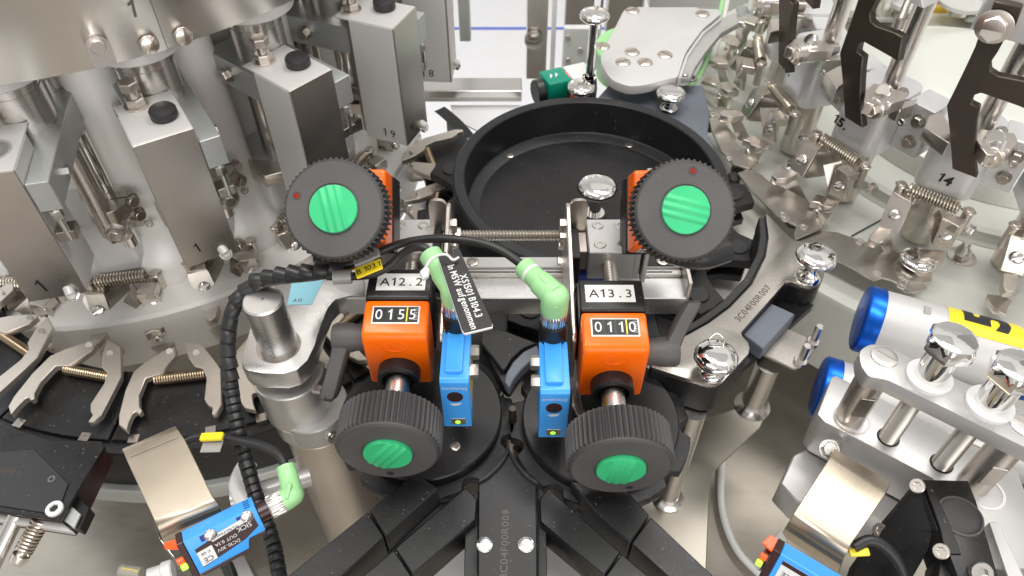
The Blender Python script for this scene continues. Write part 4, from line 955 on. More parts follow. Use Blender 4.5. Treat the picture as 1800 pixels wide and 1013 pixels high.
cdir = V((O.x-q.x, O.y-q.y, 0)).normalized(); 
for k in range(58):
    a = math.atan2(cdir.y, cdir.x)-.35; z = 24+k*.75; w = 3.0 if k % 10 == 0 else 2.1 if k % 5 == 0 else 1.3
    nn = V((math.cos(a), math.sin(a), 0)); ta = Z1.cross(nn)
    pin.part('scale_mark', MB().box(V((q.x,q.y,z))+nn*13.18-ta*(w/2), (.16,w,.14), (nn,ta,Z1)), 'eng')
for k in range(4):
    a = math.atan2(cdir.y, cdir.x)-.62+.12; nn = V((math.cos(a-.1), math.sin(a-.1), 0)); ta = Z1.cross(nn)
    pin.part('scale_number', text(str(k+2), V((q.x,q.y,26+k*8))+nn*13.16, Z1*-1, ta, 2.0, .04), 'eng')
def dshape(c, r, a0, a1, z0, z1, n=36):
    return MB().prism([V((c.x+r*math.cos(R(a0+(a1-a0)*i/n)), c.y+r*math.sin(R(a0+(a1-a0)*i/n)), z1)) for i in range(n+1)], V((0,0,z0-z1)))
cc = V((q.x+2, q.y-4, 0))
col = Thing('machine_column', 'stepped round aluminium column carrying the support arm', 'column', (cc.x,cc.y,-260))
col.part('column_tube', MB().cyl((cc.x+10,cc.y-2,-260), (cc.x+10,cc.y-2,-62), 26, ch=.6), 'alu_warm')
col.part('upper_step', dshape(cc, 25, 192, 384, -44, -3), 'alu_brushed', .8)
col.part('upper_step', dshape(cc, 25, 12, 192, -44, -12), 'alu_brushed', .6)
col.part('middle_step', MB().cyl((cc.x+4,cc.y-1,-61.9), (cc.x+4,cc.y-1,-44.2), 25.4, ch=.6), 'alu_brushed')
col.part('lower_step', dshape(V((cc.x+10,cc.y-2,0)), 26, 235, 415, -61.5, -40), 'alu', .8)
col.part('clamp_slot', MB().box((cc.x,cc.y-9,-6), (52,6,3), (V((.98,-.2,0)),V((.2,.98,0)),Z1)), 'steel', .3)
col.part('clamp_bolt', socket_screw((cc.x+24,cc.y-22,-52), V((.8,-.6,.2)), 5, 4), 'steel')

# ================================================================== TUBE AND STRAPS AT LOWER LEFT
q0 = P(425,868,-60); q1 = P(530,812,-60)
solo('plastic_loop', 'pale plastic loop round the spiral sleeve above the blue sensor', 'loop', MB().tube(spl([P(440,810,-40), P(425,830,-44), P(418,856,-46), P(432,884,-48), P(452,890,-50)], 8), 6, 14), 'pvc', smooth=80)
solo('cross_tube', 'horizontal pale tube behind the lower green plug', 'tube', MB().cyl(P(405,880,-60), P(545,838,-66), 7), 'alu')
# ================================================================== SENSOR + BENT BRACKET, lower left
def bent_sheet(t, rows, th, nm, m, bev=.35):
    """rows of (left px, right px, z): a strip folded along the rows"""
    n = len(rows); top = [(P(a[0],a[1],z), P(b[0],b[1],z)) for a, b, z in rows]; vs = []
    for i, (l_, r_) in enumerate(top):
        j0, j1 = max(i-1,0), min(i+1,n-1); d = ((top[j1][0]+top[j1][1])-(top[j0][0]+top[j0][1])).normalized(); nn = (r_-l_).normalized().cross(d)
        if nn.z < 0: nn = -nn
        vs += [l_, r_, r_-nn*th, l_-nn*th]
    fs = [(i*4+k, i*4+(k+1)%4, i*4+4+(k+1)%4, i*4+4+k) for i in range(n-1) for k in range(4)]+[(3,2,1,0), tuple((n-1)*4+k for k in range(4))]
    t.part(nm, MB().add(vs, fs), m, bev, smooth=40)
t = Thing('bent_bracket', 'tall bent steel bracket holding the lower left blue sensor', 'bracket', P(330,900,-60))
bent_sheet(t, [((222,800),(312,757),2), ((214,793),(306,750),7), ((214,789),(308,749),9.5), ((217,795),(314,757),10.5), ((224,812),(326,775),10.5), ((270,912),(372,870),9), ((275,922),(378,880),8.5), ((279,934),(386,890),5), ((282,942),(390,895),0), ((284,946),(391,900),-6), ((287,952),(393,906),-26)], 1.6, 'bent_sheet', 'tan_steel')
t.part('fold_line', MB().slab(P(228,803,11.0), P(312,768,11.0), .5, .2), 'steel', 0)
t.part('side_wing', MB().prism([P(268,906,6), P(281,947,-2), P(322,1000,-4), P(312,998,-6), P(296,972,-8), P(272,925,2)], V((0,0,-1.6))), 'steel', .3)
def bsensor(p, lab, small=False):
    """p: corners of the top face in px: back-left, back-right, front-right, front-left; builds a box sensor with a printed front"""
    z = 6
    a, b_, c, d = [P(x, y, z) for x, y in p[:4]]; e, f = [P(x, y, z-26) for x, y in p[4:]]
    t = Thing('photo_sensor', lab, 'sensor', (a+b_+c+d)/4-Z1*34, 0, 'blue box sensors on bent steel brackets')
    X = (b_-a).normalized(); Yb = V((-X.y, X.x, 0)); Ln = (b_-a).length; Wd = 13.0; H = 24.
    Zd = (V((0,0,1))*.86+Yb*.5).normalized(); Yd = X.cross(Zd)*-1      # the sensor leans back: its printed side looks up at the camera
    Yd = Zd.cross(X)
    o = a
    def L(x, y, z_): return o+X*x+Yd*y+Zd*z_
    fr = lambda x, z_, y=0: L(x, y, z_)
    t.part('sensor_body', MB().prism([L(x,-Wd,0) if False else L(x,-Wd,z_) for x, z_ in ((2.5,0),(Ln,0),(Ln,-H*.75),(Ln-10,-H*.75),(Ln-12,-H),(4,-H),(2.5,-H))], Yd*Wd), 'blue', .5, seg=2)
    t.part('front_cap', MB().prism([L(-1.2,-Wd-.4,.3), L(2.3,-Wd-.4,.3), L(2.3,-Wd-.4,-H-1), L(-1.2,-Wd-.4,-H-1)], Yd*(Wd+.4)), 'maroon', .3)
    t.part('dark_edge', MB().prism([L(4,-Wd,-H-.2), L(Ln-13,-Wd,-H-.2), L(Ln-11,-Wd,-H*.75-.2), L(Ln-.5,-Wd,-H*.75-.2), L(Ln-.5,-Wd,-H*.75-2.2), L(Ln-10,-Wd,-H*.75-2.2), L(Ln-12,-Wd,-H-2.2), L(4,-Wd,-H-2.2)], Yd*Wd), 'maroon', .2)
    f0 = -Wd-.12
    lab_ = MB().prism([L(6,f0,-8), L(Ln-3,f0,-3), L(Ln-2.5,f0,-13), L(Ln-12,f0,-17), L(6,f0,-21)], -Yd*.15)
    t.part('type_label', lab_, 'maroon')
    t.part('type_label_white', MB().prism([L(6,f0-.16,-10.5), L(15,f0-.16,-10), L(15,f0-.16,-19.4), L(6,f0-.16,-20.4)], -Yd*.1), 'white')
    t.part('type_label_white', MB().prism([L(16,f0-.16,-5.2), L(Ln-4,f0-.16,-3.2), L(Ln-4,f0-.16,-6.4), L(16,f0-.16,-8.6)], -Yd*.1), 'white')
    for s_, x, zz, sz, m_ in (('SICK', Ln-10, -9.2, 3.2, 'white'), ('DC10..30V', 23, -15.5, 2.2, 'white'), ('OUT 0.1A', 23, -11.6, 2.2, 'white'), ('WL160-F440', 26, -6.5, 1.7, 'ink'), ('CE', 10.5, -17.4, 3.4, 'ink'), ('c us', 10.5, -12.8, 2.4, 'ink')):
        t.part('label_text', text(s_, L(x, f0-.3, zz), -X, -Zd, sz, .05), m_)
    for x in (17, Ln-6):
        c_ = L(x, -Wd, -3.6); t.part('slot_recess', MB().prism([L(x-6,-Wd-.05,-1.6), L(x+3,-Wd-.05,-1.6), L(x+3,-Wd-.05,-5.6), L(x-6,-Wd-.05,-5.6)], -Yd*.1), 'navy')
        t.part('fixing_screw', slot_screw(c_, -Yd, 3.7, 2.0, .9, .7), 'steel')
    for k in range(4): t.part('vent_slot', MB().box(L(Ln-4, -3-k*2.6, .05), (3.6,.9,.3), (X,Yd,Zd)), 'navy')
    t.part('lens_red', MB().prism([L(-1.3,-Wd*.45,0), L(-8,-Wd*.2,0), L(-9,-Wd*.2,-4), L(-1.3,-Wd*.7,-5)], -Zd*2+Yd*2), 'led_r', .3)
    t.part('lamp', MB().box(L(-3,-Wd-.5,-10), (4,3,3.4), (X,Yd,Zd)), 'led_r', .5)
    t.part('lamp', MB().box(L(-2.6,-Wd-.6,-14.5), (3.8,3,3.6), (X,Yd,Zd)), 'led_g', .5)
    return L, X, Yd, Zd, Ln
Ls, Xs, Ys, Zs, Ln = bsensor([(311,938),(441,873),(462,905),(330,968),(300,1000),(460,940)], 'blue box sensor with a printed label at the lower left')
t = Thing('cable_plug', 'lime green angle plug on the lower left blue sensor', 'connector', P(510,880,-20), 0, 'lime green cable plugs')
cp = Ls(Ln, -7, -9); t.part('plug_neck', MB().cyl(cp, cp+Xs*7, 6, ch=.6), 'maroon')
t.part('knurled_ring', knurl(cp+Xs*6.5, Xs, 7, 10), 'steel')
e0 = cp+Xs*16; pp = [e0, e0+Xs*6+Z1*1, P(514,868,2), P(507,838,8), P(502,820,10)]
t.part('plug_body', MB().tube(spl(pp, 6), 7, 18, lambda i: 1-.008*i), 'lime', smooth=50)
t.part('plug_rib', MB().slab(e0+Xs*4+V((0,-4,6)), P(510,850,12), 2.5, 2), 'lime', .3)
solo('cable', 'black cable from the lower left lime plug to the yellow marker', 'cable', MB().tube(spl([P(504,825,9), P(490,800,10), P(460,784,8), P(425,776,4), P(390,772,0), P(350,770,-6), P(320,780,-12)], 10), 2.9, 14), 'rubber', smooth=80)
t = Thing('cable_marker', 'yellow marker with a clear sleeve on the lower left cable', 'cable marker', P(375,775,0))
t.part('marker_strip', MB().slab(P(353,769,7), P(392,767,9), 5.5, 3), 'yellow', .6); t.part('clear_sleeve', MB().slab(P(355,785,4), P(390,784,5), 9, 1.2), 'film', .3)
solo('cable', 'thin black cable hanging under the lower left sensor', 'cable', MB().tube(spl([P(392,985,-60), P(402,1000,-60), P(412,1030,-60)], 6), 4, 12), 'rubber')
t = Thing('cable_marker', 'loose yellowish marker sleeve at the bottom left edge', 'cable marker', P(230,1004,-90))
t.part('marker_strip', MB().cyl(P(212,1003,-90), P(248,1008,-90), 4), 'film'); t.part('marker_core', MB().cyl(P(215,1001,-88), P(245,1006,-88), 2), 'yellow')
solo('hose_fitting', 'small pale hose fitting at the bottom edge left of the sensor', 'fitting', MB().cyl(P(262,1015,-90), P(285,1008,-90), 6).cyl(P(285,1008,-90), P(305,1002,-90), 7.5, ch=1), 'pvc')
solo('deck_strip', 'pale steel strip on the deck under the lower left sensor', 'strip', MB().prism(PZ([(400,985),(428,975),(455,1030),(415,1040)], -240), V((0,0,-4))), 'alu', .5)

# black block at the far lower left
t = Thing('black_guard', 'dark see-through guard block with a white screw at the lower left edge', 'guard', P(60,900,-110))
z_ = -40
t.part('guard_top', MB().prism(PZ([(-60,738),(20,752),(92,774),(178,775),(184,786),(133,868),(106,915),(-60,892)], z_), V((0,0,-3))), 'black_ano', .5)
t.part('guard_body', MB().prism(PZ([(-60,740),(90,776),(176,777),(131,868),(106,913),(-60,889)], z_-3.2), V((0,0,-26))), 'maroon', .6)
t.part('guard_plate', MB().prism(PZ([(-60,800),(60,790),(120,850),(100,905),(-60,880)], z_+.9), V((0,0,-.8))), 'black_matt', .3)
t.part('corner_piece', MB().prism(PZ([(134,868),(158,893),(140,930),(108,916)], z_-8), V((0,0,-10))), 'black_ano', .6)
t.part('corner_plate', MB().prism(PZ([(126,890),(142,904),(130,929),(112,915)], z_-5), V((0,0,-2))), 'alu_grey', .3)
t.part('guard_screw', socket_screw(P(97,896,z_), Z1, 5.6, 2.4), 'white')
t.part('guard_screw', socket_screw(P(91,843,z_+.1), Z1, 2.8, .8), 'steel_warm')
a = P(10,824,z_+1); b_ = P(45,832,z_+1); t.part('engraving', text('TE/ZE1309/32', (a+b_)/2+V((-6,0,0)), a-b_, V((0,-1,.0)), 3.2, .04), 'laser')
t.part('front_bar', MB().prism(PZ([(-60,888),(106,914),(130,936),(-60,906)], z_-10), V((0,0,-5))), 'alu_pale', .5)
q = P(30,905,-52); q2 = P(-22,1010,-70)
solo('guard_rod', 'bright steel rod leaning out of the lower left guard block', 'rod', MB().cyl(q, q2, 5.5, ch=.6), 'steel')
a = P(72,915,-52); b_ = P(38,975,-66)
t = Thing('spring_bolt', 'socket bolt with a coil spring at the lower left', 'bolt', b_)
t.part('bolt_shank', MB().cyl(a, b_, 3.2), 'steel_warm'); t.part('bolt_spring', MB().helix(a, b_.lerp(a,.1), 5.2, 1.0, 9, 6, 12), 'spring'); t.part('bolt_head', socket_screw(b_, b_-a, 5.6, 6), 'steel_warm')

# ================================================================== BOTTOM RIGHT: ROLLERS, CLAMP, SENSOR, BLACK BOX
ad = V((.922,-.388,0))
def roller(c, r, lab, sticker, L_=190, ang=0):
    c = V(c); t = Thing('air_cylinder', lab, 'cylinder', c-Z1*r, 0, 'white cylinders with blue caps')
    t.part('tube', MB().cyl(c+ad*13, c+ad*L_, r*.985), 'alu_pale'); sd = ad.cross(Z1)
    t.part('end_cap', MB().lathe([(r-2.4,0),(r-.8,.8),(r+.3,2.4),(r+.3,12.4),(r-.4,13)], c, ad, 80), 'blue_ano', smooth=40)
    t.part('end_face', MB().lathe([(0,-.2),(r*.3,-.2),(r*.3,1),(r-2.4,1.4)], c, ad, 60), 'blue_ano')
    t.part('front_cap', MB().lathe([(r-.4,0),(r+.3,.8),(r+.3,12),(r-2,13)], c+ad*(L_-70 if sticker else L_), ad, 60), 'blue_ano')
    if sticker:
        def sp_(ax_, an): return c+ad*ax_+(sd*math.sin(an)*-1+Z1*math.cos(an))*(r*.985+.25)
        n = 14; a0, a1 = .95, -.40; vs = []
        for i in range(n+1):
            an = a0+(a1-a0)*i/n; vs += [sp_(55, an), sp_(105, an)]
        fs = [(2*i,2*i+1,2*i+3,2*i+2) for i in range(n)]; vv = [v for v in vs]; 
        t.part('number_sticker', MB().add(vv, fs), 'yellow')
        return t, sp_
    return t, None
c1 = P(1510,558,-15)
t, spf = roller(c1, 26, 'upper white cylinder with a blue cap and the yellow number 5 sticker', True, 180)
def fine(g):
    me = bpy.data.meshes.new('t'); me.from_pydata([tuple(v) for v in g.v], [], g.f); bm = bmesh.new(); bm.from_mesh(me); bmesh.ops.triangulate(bm, faces=bm.faces)
    for _ in range(3): bmesh.ops.subdivide_edges(bm, edges=[e for e in bm.edges if e.calc_length() > 2.5], cuts=1); bmesh.ops.triangulate(bm, faces=bm.faces)
    bm.verts.index_update(); g.v = [v.co.copy() for v in bm.verts]; g.f = [tuple(v.index for v in f.verts) for f in bm.faces]; bm.free(); bpy.data.meshes.remove(me); return g
# the 5 bent round the cylinder
def wrap5():
    g = fine(text('5', (0,0,0), X1, Y1, 29, .1, 1.15, .045)); r = 26*.985
    out = []
    for p in g.v:
        an = .36+p.x/r; out.append(spf(81-p.y, an)+(spf(81,an)-(c1+ad*81)).normalized()*(.12+p.z))
    g.v = out; return g
t.part('sticker_number', wrap5(), 'ink')
t.part('port_screw', MB().box(c1+ad*40+Z1*26, (5,7,2), (ad, ad.cross(Z1), Z1)), 'steel', .4)
roller(P(1436,678,-45), 24, 'lower white cylinder with a blue cap below the clamp bar', False, 200)
cl = Thing('aluminium_block', 'grey aluminium clamp base with two threaded holes at the lower right', 'block', P(1560,790,-80))
zt_ = -10
cl.part('base_block', MB().prism(PZ([(1462,663),(1470,660),(1500,676),(1746,800),(1790,830),(1850,1000),(1700,1000),(1642,842),(1450,742),(1437,728)], zt_), V((0,0,-38))), 'alu', 1.0, seg=2)
cl.part('lower_block', MB().prism(PZ([(1372,850),(1395,800),(1420,788),(1640,880),(1600,990),(1400,880)], -52), V((0,0,-26))), 'alu', 1)
cl.part('bore_ring', MB().lathe([(12.6,-.2),(12.6,.35),(11,.35),(11,-.1)], P(1497,737,zt_), Z1, 40), 'steel')
cl.part('bore_ring', MB().lathe([(12.6,-.2),(12.6,.35),(11,.35),(11,-.1)], P(1730,865,zt_), Z1, 40), 'steel')
def v3(px, py, z): return P(px, py, z)
cl.part('base_bolt', hex_bolt(P(1460,785,-24), V((-.3,-.9,.25)), 5.6, 4, 7), 'steel')
bar = Thing('clamp_bar', 'rounded grey clamp bar with two chrome bolts at the right', 'clamp bar', P(1600,660,45))
zb = 57
bp = rnd([(1512,640),(1510,616),(1530,604),(1558,608),(1830,735),(1850,810),(1560,668),(1526,662)], [9,9,9,9,0,0,8,9])
bar.part('bar_body', MB().prism(PZ([(p.x,p.y) for p in bp], zb), V((0,0,-12))), 'alu', .9, seg=2)
def on_plane(px, py, z): return P(px, py, z)
for px, py, lab in ((1555,627,''), (1802,748,'')):
    c = P(px,py,zb); bar.part('flat_screw', slot_screw(c, Z1, 8.4, 1.2, -.75, .4), 'steel')
    f = V((c.x,c.y,0)); q = V((c.x, c.y, 0))
for px, py in ((1555,627),(1802,748)):
    c = P(px,py,zb); tpost = Thing('clamp_post', 'left polished post with a milled flat under the clamp bar' if px < 1700 else 'right polished post with a milled flat under the clamp bar', 'post', (c.x,c.y,zt_))
    tpost.part('post_rod', MB().cyl((c.x,c.y,zt_-2),(c.x,c.y,zb-12.2), 9.6), 'steel_warm')
    d = V((-c.x*.2-6, -c.y, 0)).normalized(); tpost.part('milled_flat', MB().box(V((c.x,c.y,14))+d*9.0, (9,1.6,20), (Z1.cross(d), d, Z1)), 'steel_dark', .4)
for px, py, lab in ((1632,665,'left chrome bolt with a white washer in the clamp bar'), (1738,713,'right chrome bolt with a white washer in the clamp bar')):
    c = P(px,py,zb); t = Thing('clamp_bolt', lab, 'bolt', (c.x,c.y,-30), 0, 'chrome bolts of the clamp bar')
    t.part('washer', MB().lathe([(8,0),(13.4,0),(13.4,2.4),(11,3.6),(8,3.6)], c, Z1, 48), 'white')
    t.part('bolt_sleeve', MB().cyl(c+Z1*1, c+Z1*25, 9.2), 'chrome', smooth=60)
    t.part('bolt_head', MB().lathe([(9.2,24.6),(13.2,27.5,1),(13.8,30,1),(13.6,36.5,1),(12.4,38.4),(11.2,38.9),(0,39.2)], c, Z1, 72, rf=lambda i: math.cos(R(30))/math.cos((2*math.pi*i/72 % R(60))-R(30))*1.06), 'chrome', smooth=28)
    t.part('bolt_thread', threaded(V((c.x,c.y,-16)), V((c.x,c.y,zb-12)), 6.2, 2.4, 28), 'thread')
    t.part('thread_hole', MB().lathe([(7.4,.25),(0,.3)], V((c.x,c.y,zt_)), Z1, 28), 'black_ano')
solo('cylinder_gap_plate', 'pale brass-coloured plate between the two white cylinders', 'plate', MB().prism(PZ([(1500,690),(1560,660),(1800,770),(1780,810)], -30), V((0,0,-3))), 'alu_pale', .4)
# hex head bolts next to the lower base
t = Thing('bent_bracket', 'wide bent steel bracket holding the lower right blue sensor', 'bracket', P(1450,900,-60))
bent_sheet(t, [((1466,788),(1566,848),0), ((1462,796),(1562,858),2.5), ((1458,806),(1556,870),3), ((1398,898),(1495,958),1), ((1394,906),(1491,968),0), ((1386,918),(1484,980),-4), ((1381,926),(1480,990),-10), ((1376,938),(1476,1004),-26)], 1.6, 'bent_sheet', 'tan_steel')
t.part('bracket_bolt', hex_bolt(P(1457,790,-6), V((-.2,-.5,.9)), 5.2, 4, 6.5), 'steel')
t.part('side_wing', MB().prism([P(1372,930,-2), P(1330,985,-8), P(1332,1000,-10), P(1352,1004,-10), P(1385,950,-6)], V((0,0,-1.6))), 'steel', .3)
# second sensor: the visible part of the same kind
def s2():
    a = P(1378,952,2); X = (P(1480,1012,2)-a).normalized(); Yb = V((-X.y,X.x,0)); Zd = (Z1*.86+Yb*.5).normalized(); Yd = Zd.cross(X); o = a; Ln = 52; Wd = 14; H = 26
    t = Thing('photo_sensor', 'blue box sensor cut off at the bottom edge, right of centre', 'sensor', a-Z1*34, 0, 'blue box sensors on bent steel brackets')
    L = lambda x, y, z_: o+X*x+Yd*y+Zd*z_
    t.part('sensor_body', MB().prism([L(x,-Wd,z_) for x, z_ in ((1,0),(Ln,0),(Ln,-H),(1,-H))], Yd*Wd), 'blue', .5)
    t.part('front_cap', MB().prism([L(-3.2,-Wd-.4,.3), L(.8,-Wd-.4,.3), L(.8,-Wd-.4,-H), L(-3.2,-Wd-.4,-H)], Yd*(Wd+.4)), 'maroon', .3)
    t.part('type_label', MB().prism([L(4,-Wd-.1,-3), L(30,-Wd-.1,-3), L(30,-Wd-.1,-16), L(4,-Wd-.1,-16)], -Yd*.15), 'white')
    t.part('label_band', MB().prism([L(4,-Wd-.3,-3), L(30,-Wd-.3,-3), L(30,-Wd-.3,-5.6), L(4,-Wd-.3,-5.6)], -Yd*.1), 'maroon')
    t.part('label_text', text('CE', L(9,-Wd-.3,-11), -X, -Zd, 3.4, .05), 'ink'); t.part('label_text', text('c us', L(17,-Wd-.3,-8.5), -X, -Zd, 2.4, .05), 'ink')
    t.part('fixing_screw', slot_screw(L(22,-Wd,-6), -Yd, 4, 2.0, .9, .7), 'steel')
    t.part('lens_red', MB().prism([L(-3.3,-1,0), L(-8,-1,0), L(-10,-4,-6), L(-3.3,-7,-6)], -Zd*2+Yd*2), 'led_r', .3)
    t.part('lamp', MB().box(L(-6,-Wd+.5,-8), (4,3,3.4), (X,Yd,Zd)), 'led_r', .5); t.part('lamp', MB().box(L(-6.6,-Wd-.6,-12.5), (3.8,3,3.6), (X,Yd,Zd)), 'led_g', .5)
s2()
# black box with the threaded port
bx = Thing('valve_box', 'black box with a threaded round port at the bottom right', 'valve box', P(1640,950,-60))
zv = 6
bx.part('lid', MB().prism(PZ([(1622,843),(1702,845),(1716,880),(1760,1030),(1690,1030),(1652,930)], zv), V((0,0,-30))), 'black_ano', .9, seg=2)
bx.part('side_wall', MB().prism([P(1618,846,zv-.5), P(1650,935,zv-.5), P(1650,935,zv-6), P(1580,1060,-58), P(1480,1060,-60), P(1500,1000,-58), P(1548,930,-40)], V((0,3,-6))), 'black_matt', .6)
bx.part('side_foot', MB().prism(PZ([(1655,972),(1725,972),(1760,1060),(1640,1060)], zv-8), V((0,0,-24))), 'black_ano', .7)
bx.part('lid_strip', MB().prism(PZ([(1624,846),(1636,846),(1676,934),(1690,974),(1662,974),(1654,932)], zv+1.2), V((0,0,-1.1))), 'black_ano', .3)
pc = P(1688,908,zv)
bx.part('port_rim', MB().lathe([(13.4,.05),(13.0,.9),(11.9,1.1),(11.4,.1)], pc, Z1, 48), 'knob_face')  # paler colour paints the highlight on the port rim
for k in range(3): bx.part('port_thread', MB().lathe([(11.3-.25*k,.15+.18*(2-k)),(10.9-.8*k,.55+.1*(2-k)),(10.4-.8*k,.2)], pc+V((-.5*k,-.4*k,0)), Z1, 48), 'knob_black')
bx.part('port_bottom', MB().lathe([(9.4,.2),(0,.25)], pc+V((-.8,-.8,0)), Z1, 40), 'ink')  # flat black disc paints the dark depth of the port, no bore is cut
for px, py, z__ in ((1613,855,zv), (1655,970,zv), (1548,933,-34)): bx.part('box_screw', socket_screw(P(px,py,z__), V((-.6,-.2,.8)), 4.6, 2.2, True), 'steel_warm')
bx.part('socket_bolt', socket_screw(P(1722,1005,zv+2), V((-.3,-.5,.8)), 6, 6), 'steel')
bx.part('side_rail', MB().prism(PZ([(1738,918),(1756,918),(1812,1040),(1780,1040)], -2), V((0,0,-20))), 'alu', .5)
solo('cable', 'black cable beside the lower right bent bracket', 'cable', MB().tube(spl([P(1500,962,-8), P(1530,950,-6), P(1560,965,-8), P(1585,1000,-14), P(1600,1050,-24)], 8), 3.4, 14), 'rubber', smooth=80)
t = Thing('cable_marker', 'yellow marker peeping out beside the lower right bracket', 'cable marker', P(1512,968,-12)); t.part('marker_strip', MB().slab(P(1492,972,-10), P(1528,970,-8), 5, 2), 'yellow', .6); t.part('clear_sleeve', MB().slab(P(1505,960,-7), P(1530,948,-7), 6, 1.4), 'film', .3)
solo('cable', 'black cable at the lower right edge', 'cable', MB().tube(spl([P(1790,885,-40), P(1800,905,-42), P(1830,930,-44)], 8), 5, 14), 'rubber', smooth=80)
solo('hose', 'white hose at the lower right edge', 'hose', MB().tube(spl([P(1770,945,-50), P(1795,932,-50), P(1830,925,-50)], 8), 5, 14), 'pvc', smooth=80)
solo('hose', 'thin white hose lying on the deck under the right front knob', 'hose', MB().tube(spl([P(1276,770,-250), P(1268,830,-250), P(1270,900,-250), P(1295,965,-250), P(1345,1020,-250)], 8), 3.4, 12), 'pvc', smooth=80)

# ================================================================== STEEL TRANSFER PLATES UNDER THE RIGHT GRIPPERS
def tplate(lab, pts, z, screws=()):
    t = Thing('transfer_plate', lab, 'plate', P(pts[0][0],pts[0][1],z-3), 0, 'curved steel plates of the right wheel')
    t.part('plate', MB().prism(PZ(pts, z), V((0,0,-2.4))), 'plate_steel', .4)
    for px, py in screws: t.part('plate_screw', socket_screw(P(px,py,z), Z1, 4, 1.6), 'steel')
tplate('curved steel plate below the gripper marked 14, left of the cylinder', [(1392,420),(1412,408),(1440,405),(1472,408),(1512,422),(1560,436),(1592,450),(1598,470),(1620,490),(1630,505),(1612,514),(1592,512),(1582,500),(1566,492),(1552,488),(1538,492),(1512,480),(1478,462),(1440,444)], -52, [(1511,426),(1541,483),(1584,504)])
tplate('curved steel plate below the gripper marked 15, beside the bowl rim', [(1296,304),(1318,296),(1338,306),(1352,318),(1378,330),(1420,352),(1444,388),(1448,400),(1420,412),(1400,420),(1396,412),(1400,396),(1384,388),(1366,378),(1345,360),(1318,332)], -48, [(1376,378),(1380,386),(1412,400)])
tplate('curved steel plate below the gripper marked 16, beside the green belt', [(1244,200),(1262,190),(1290,240),(1300,262),(1334,286),(1318,296),(1290,290),(1268,266),(1252,232)], -46, [(1253,203),(1282,280)])
for i, (px, py) in enumerate(((1296,302),(1288,320),(1392,395),(1246,228))):
    solo('guide_roller', ['small dark roller beside the bowl rim, upper', 'small dark roller beside the bowl rim, lower', 'small dark roller at the tip of the steel guide plate', 'small dark roller beside the green belt'][i], 'roller', MB().lathe([(6,0),(7,1),(7,7),(5,9),(0,9.4)], P(px,py,-60), Z1, 28), 'rubber')
# narrow black seam tube on the platform
solo('deck_seam', 'thin dark seam crossing the pale platform left of the gripper marked 14', 'seam', MB().tube([P(1497,415,-74.5), P(1550,386,-74.5)], .7, 8), 'ink')

# ================================================================== GREY PLATE, GREEN BELT, BACKGROUND
zp = 12
gp = Thing('head_plate', 'pale grey aluminium plate with round screws behind the bowl', 'plate', P(1150,100,zp-12))
gpts = rnd([(1053,104),(1098,15),(1125,12),(1262,16),(1268,24),(1236,50),(1205,92),(1192,135),(1132,150),(1105,152),(1072,140)], [14,8,8,3,3,10,10,3,12,12,16])
gp.part('plate', MB().prism(PZ([(p.x,p.y) for p in gpts], zp), V((0,0,-10))), 'alu_pale', .8, seg=2)
for px, py in ((1112,19),(1235,25),(1111,92),(1169,97),(1095,110),(1134,110),(1059,82)): gp.part('plate_screw', slot_screw(P(px,py,zp), Z1, 8.2, 1.4, random.uniform(0,3), 1.3), 'steel_warm')
gp.part('curved_arm', MB().prism(PZ([(1192,137),(1204,98),(1232,58),(1262,34),(1292,22),(1300,40),(1268,58),(1240,92),(1222,118),(1214,136)], zp-3), V((0,0,-7))), 'alu', .6)
gp.part('arm_rim', MB().prism(PZ([(1192,138),(1196,124),(1206,97),(1234,57),(1264,33),(1270,30),(1268,34),(1238,58),(1210,98),(1198,136)], zp+.5), V((0,0,-8))), 'alu_pale', .5)
gp.part('arm_screw', socket_screw(P(1205,131,zp-2), Z1, 3.4, 1.2), 'steel'); gp.part('arm_screw', socket_screw(P(1216,140,zp-14), Z1, 5.5, 2.4), 'steel_dark')
gb = Thing('belt_pulley', 'green belt pulley under the grey plate behind the bowl', 'pulley', P(1130,140,-40))
c = P(1122,95,-20); gb.part('pulley', MB().lathe([(46,-46),(46,-14),(44,-12),(0,-12)], (c.x,c.y,0), Z1, 72), 'lime')
gb.part('pulley_flange', MB().lathe([(49,-17),(50,-13),(49,-11),(40,-11)], (c.x,c.y,0), Z1, 72), 'lime')
solo('green_belt', 'thin green belt curving from the grey plate towards the gripper row', 'belt', MB().tube(spl([P(1165,163,-18), P(1200,158,-18), P(1222,142,-18), P(1236,118,-18), P(1248,85,-18), P(1262,40,-18), P(1270,0,-18), P(1276,-40,-18)], 8), 3.0, 10), 'lime', smooth=80)
solo('belt_guard', 'thin blue-white guide tube beside the green belt', 'tube', MB().tube(spl([P(1240,130,-40), P(1262,70,-40), P(1282,-20,-40)], 8), 4, 10), 'hub', smooth=80)
solo('grey_base_plate', 'smooth grey plate behind the right rim of the bowl', 'plate', MB().prism(PZ([(1052,170),(1070,150),(1236,150),(1248,200),(1244,236),(1256,262),(1262,285),(1252,284),(1225,244),(1185,213),(1140,192),(1095,178)], -14), V((0,0,-18))), 'grey_block', 1)
solo('wheel_casting', 'pale grey casting under the bowl and the star wheel', 'casting', MB().lathe([(0,-78),(180,-78),(182,-80),(182,-110)], (BC.x,BC.y,0), Z1, 96), 'alu_pale')
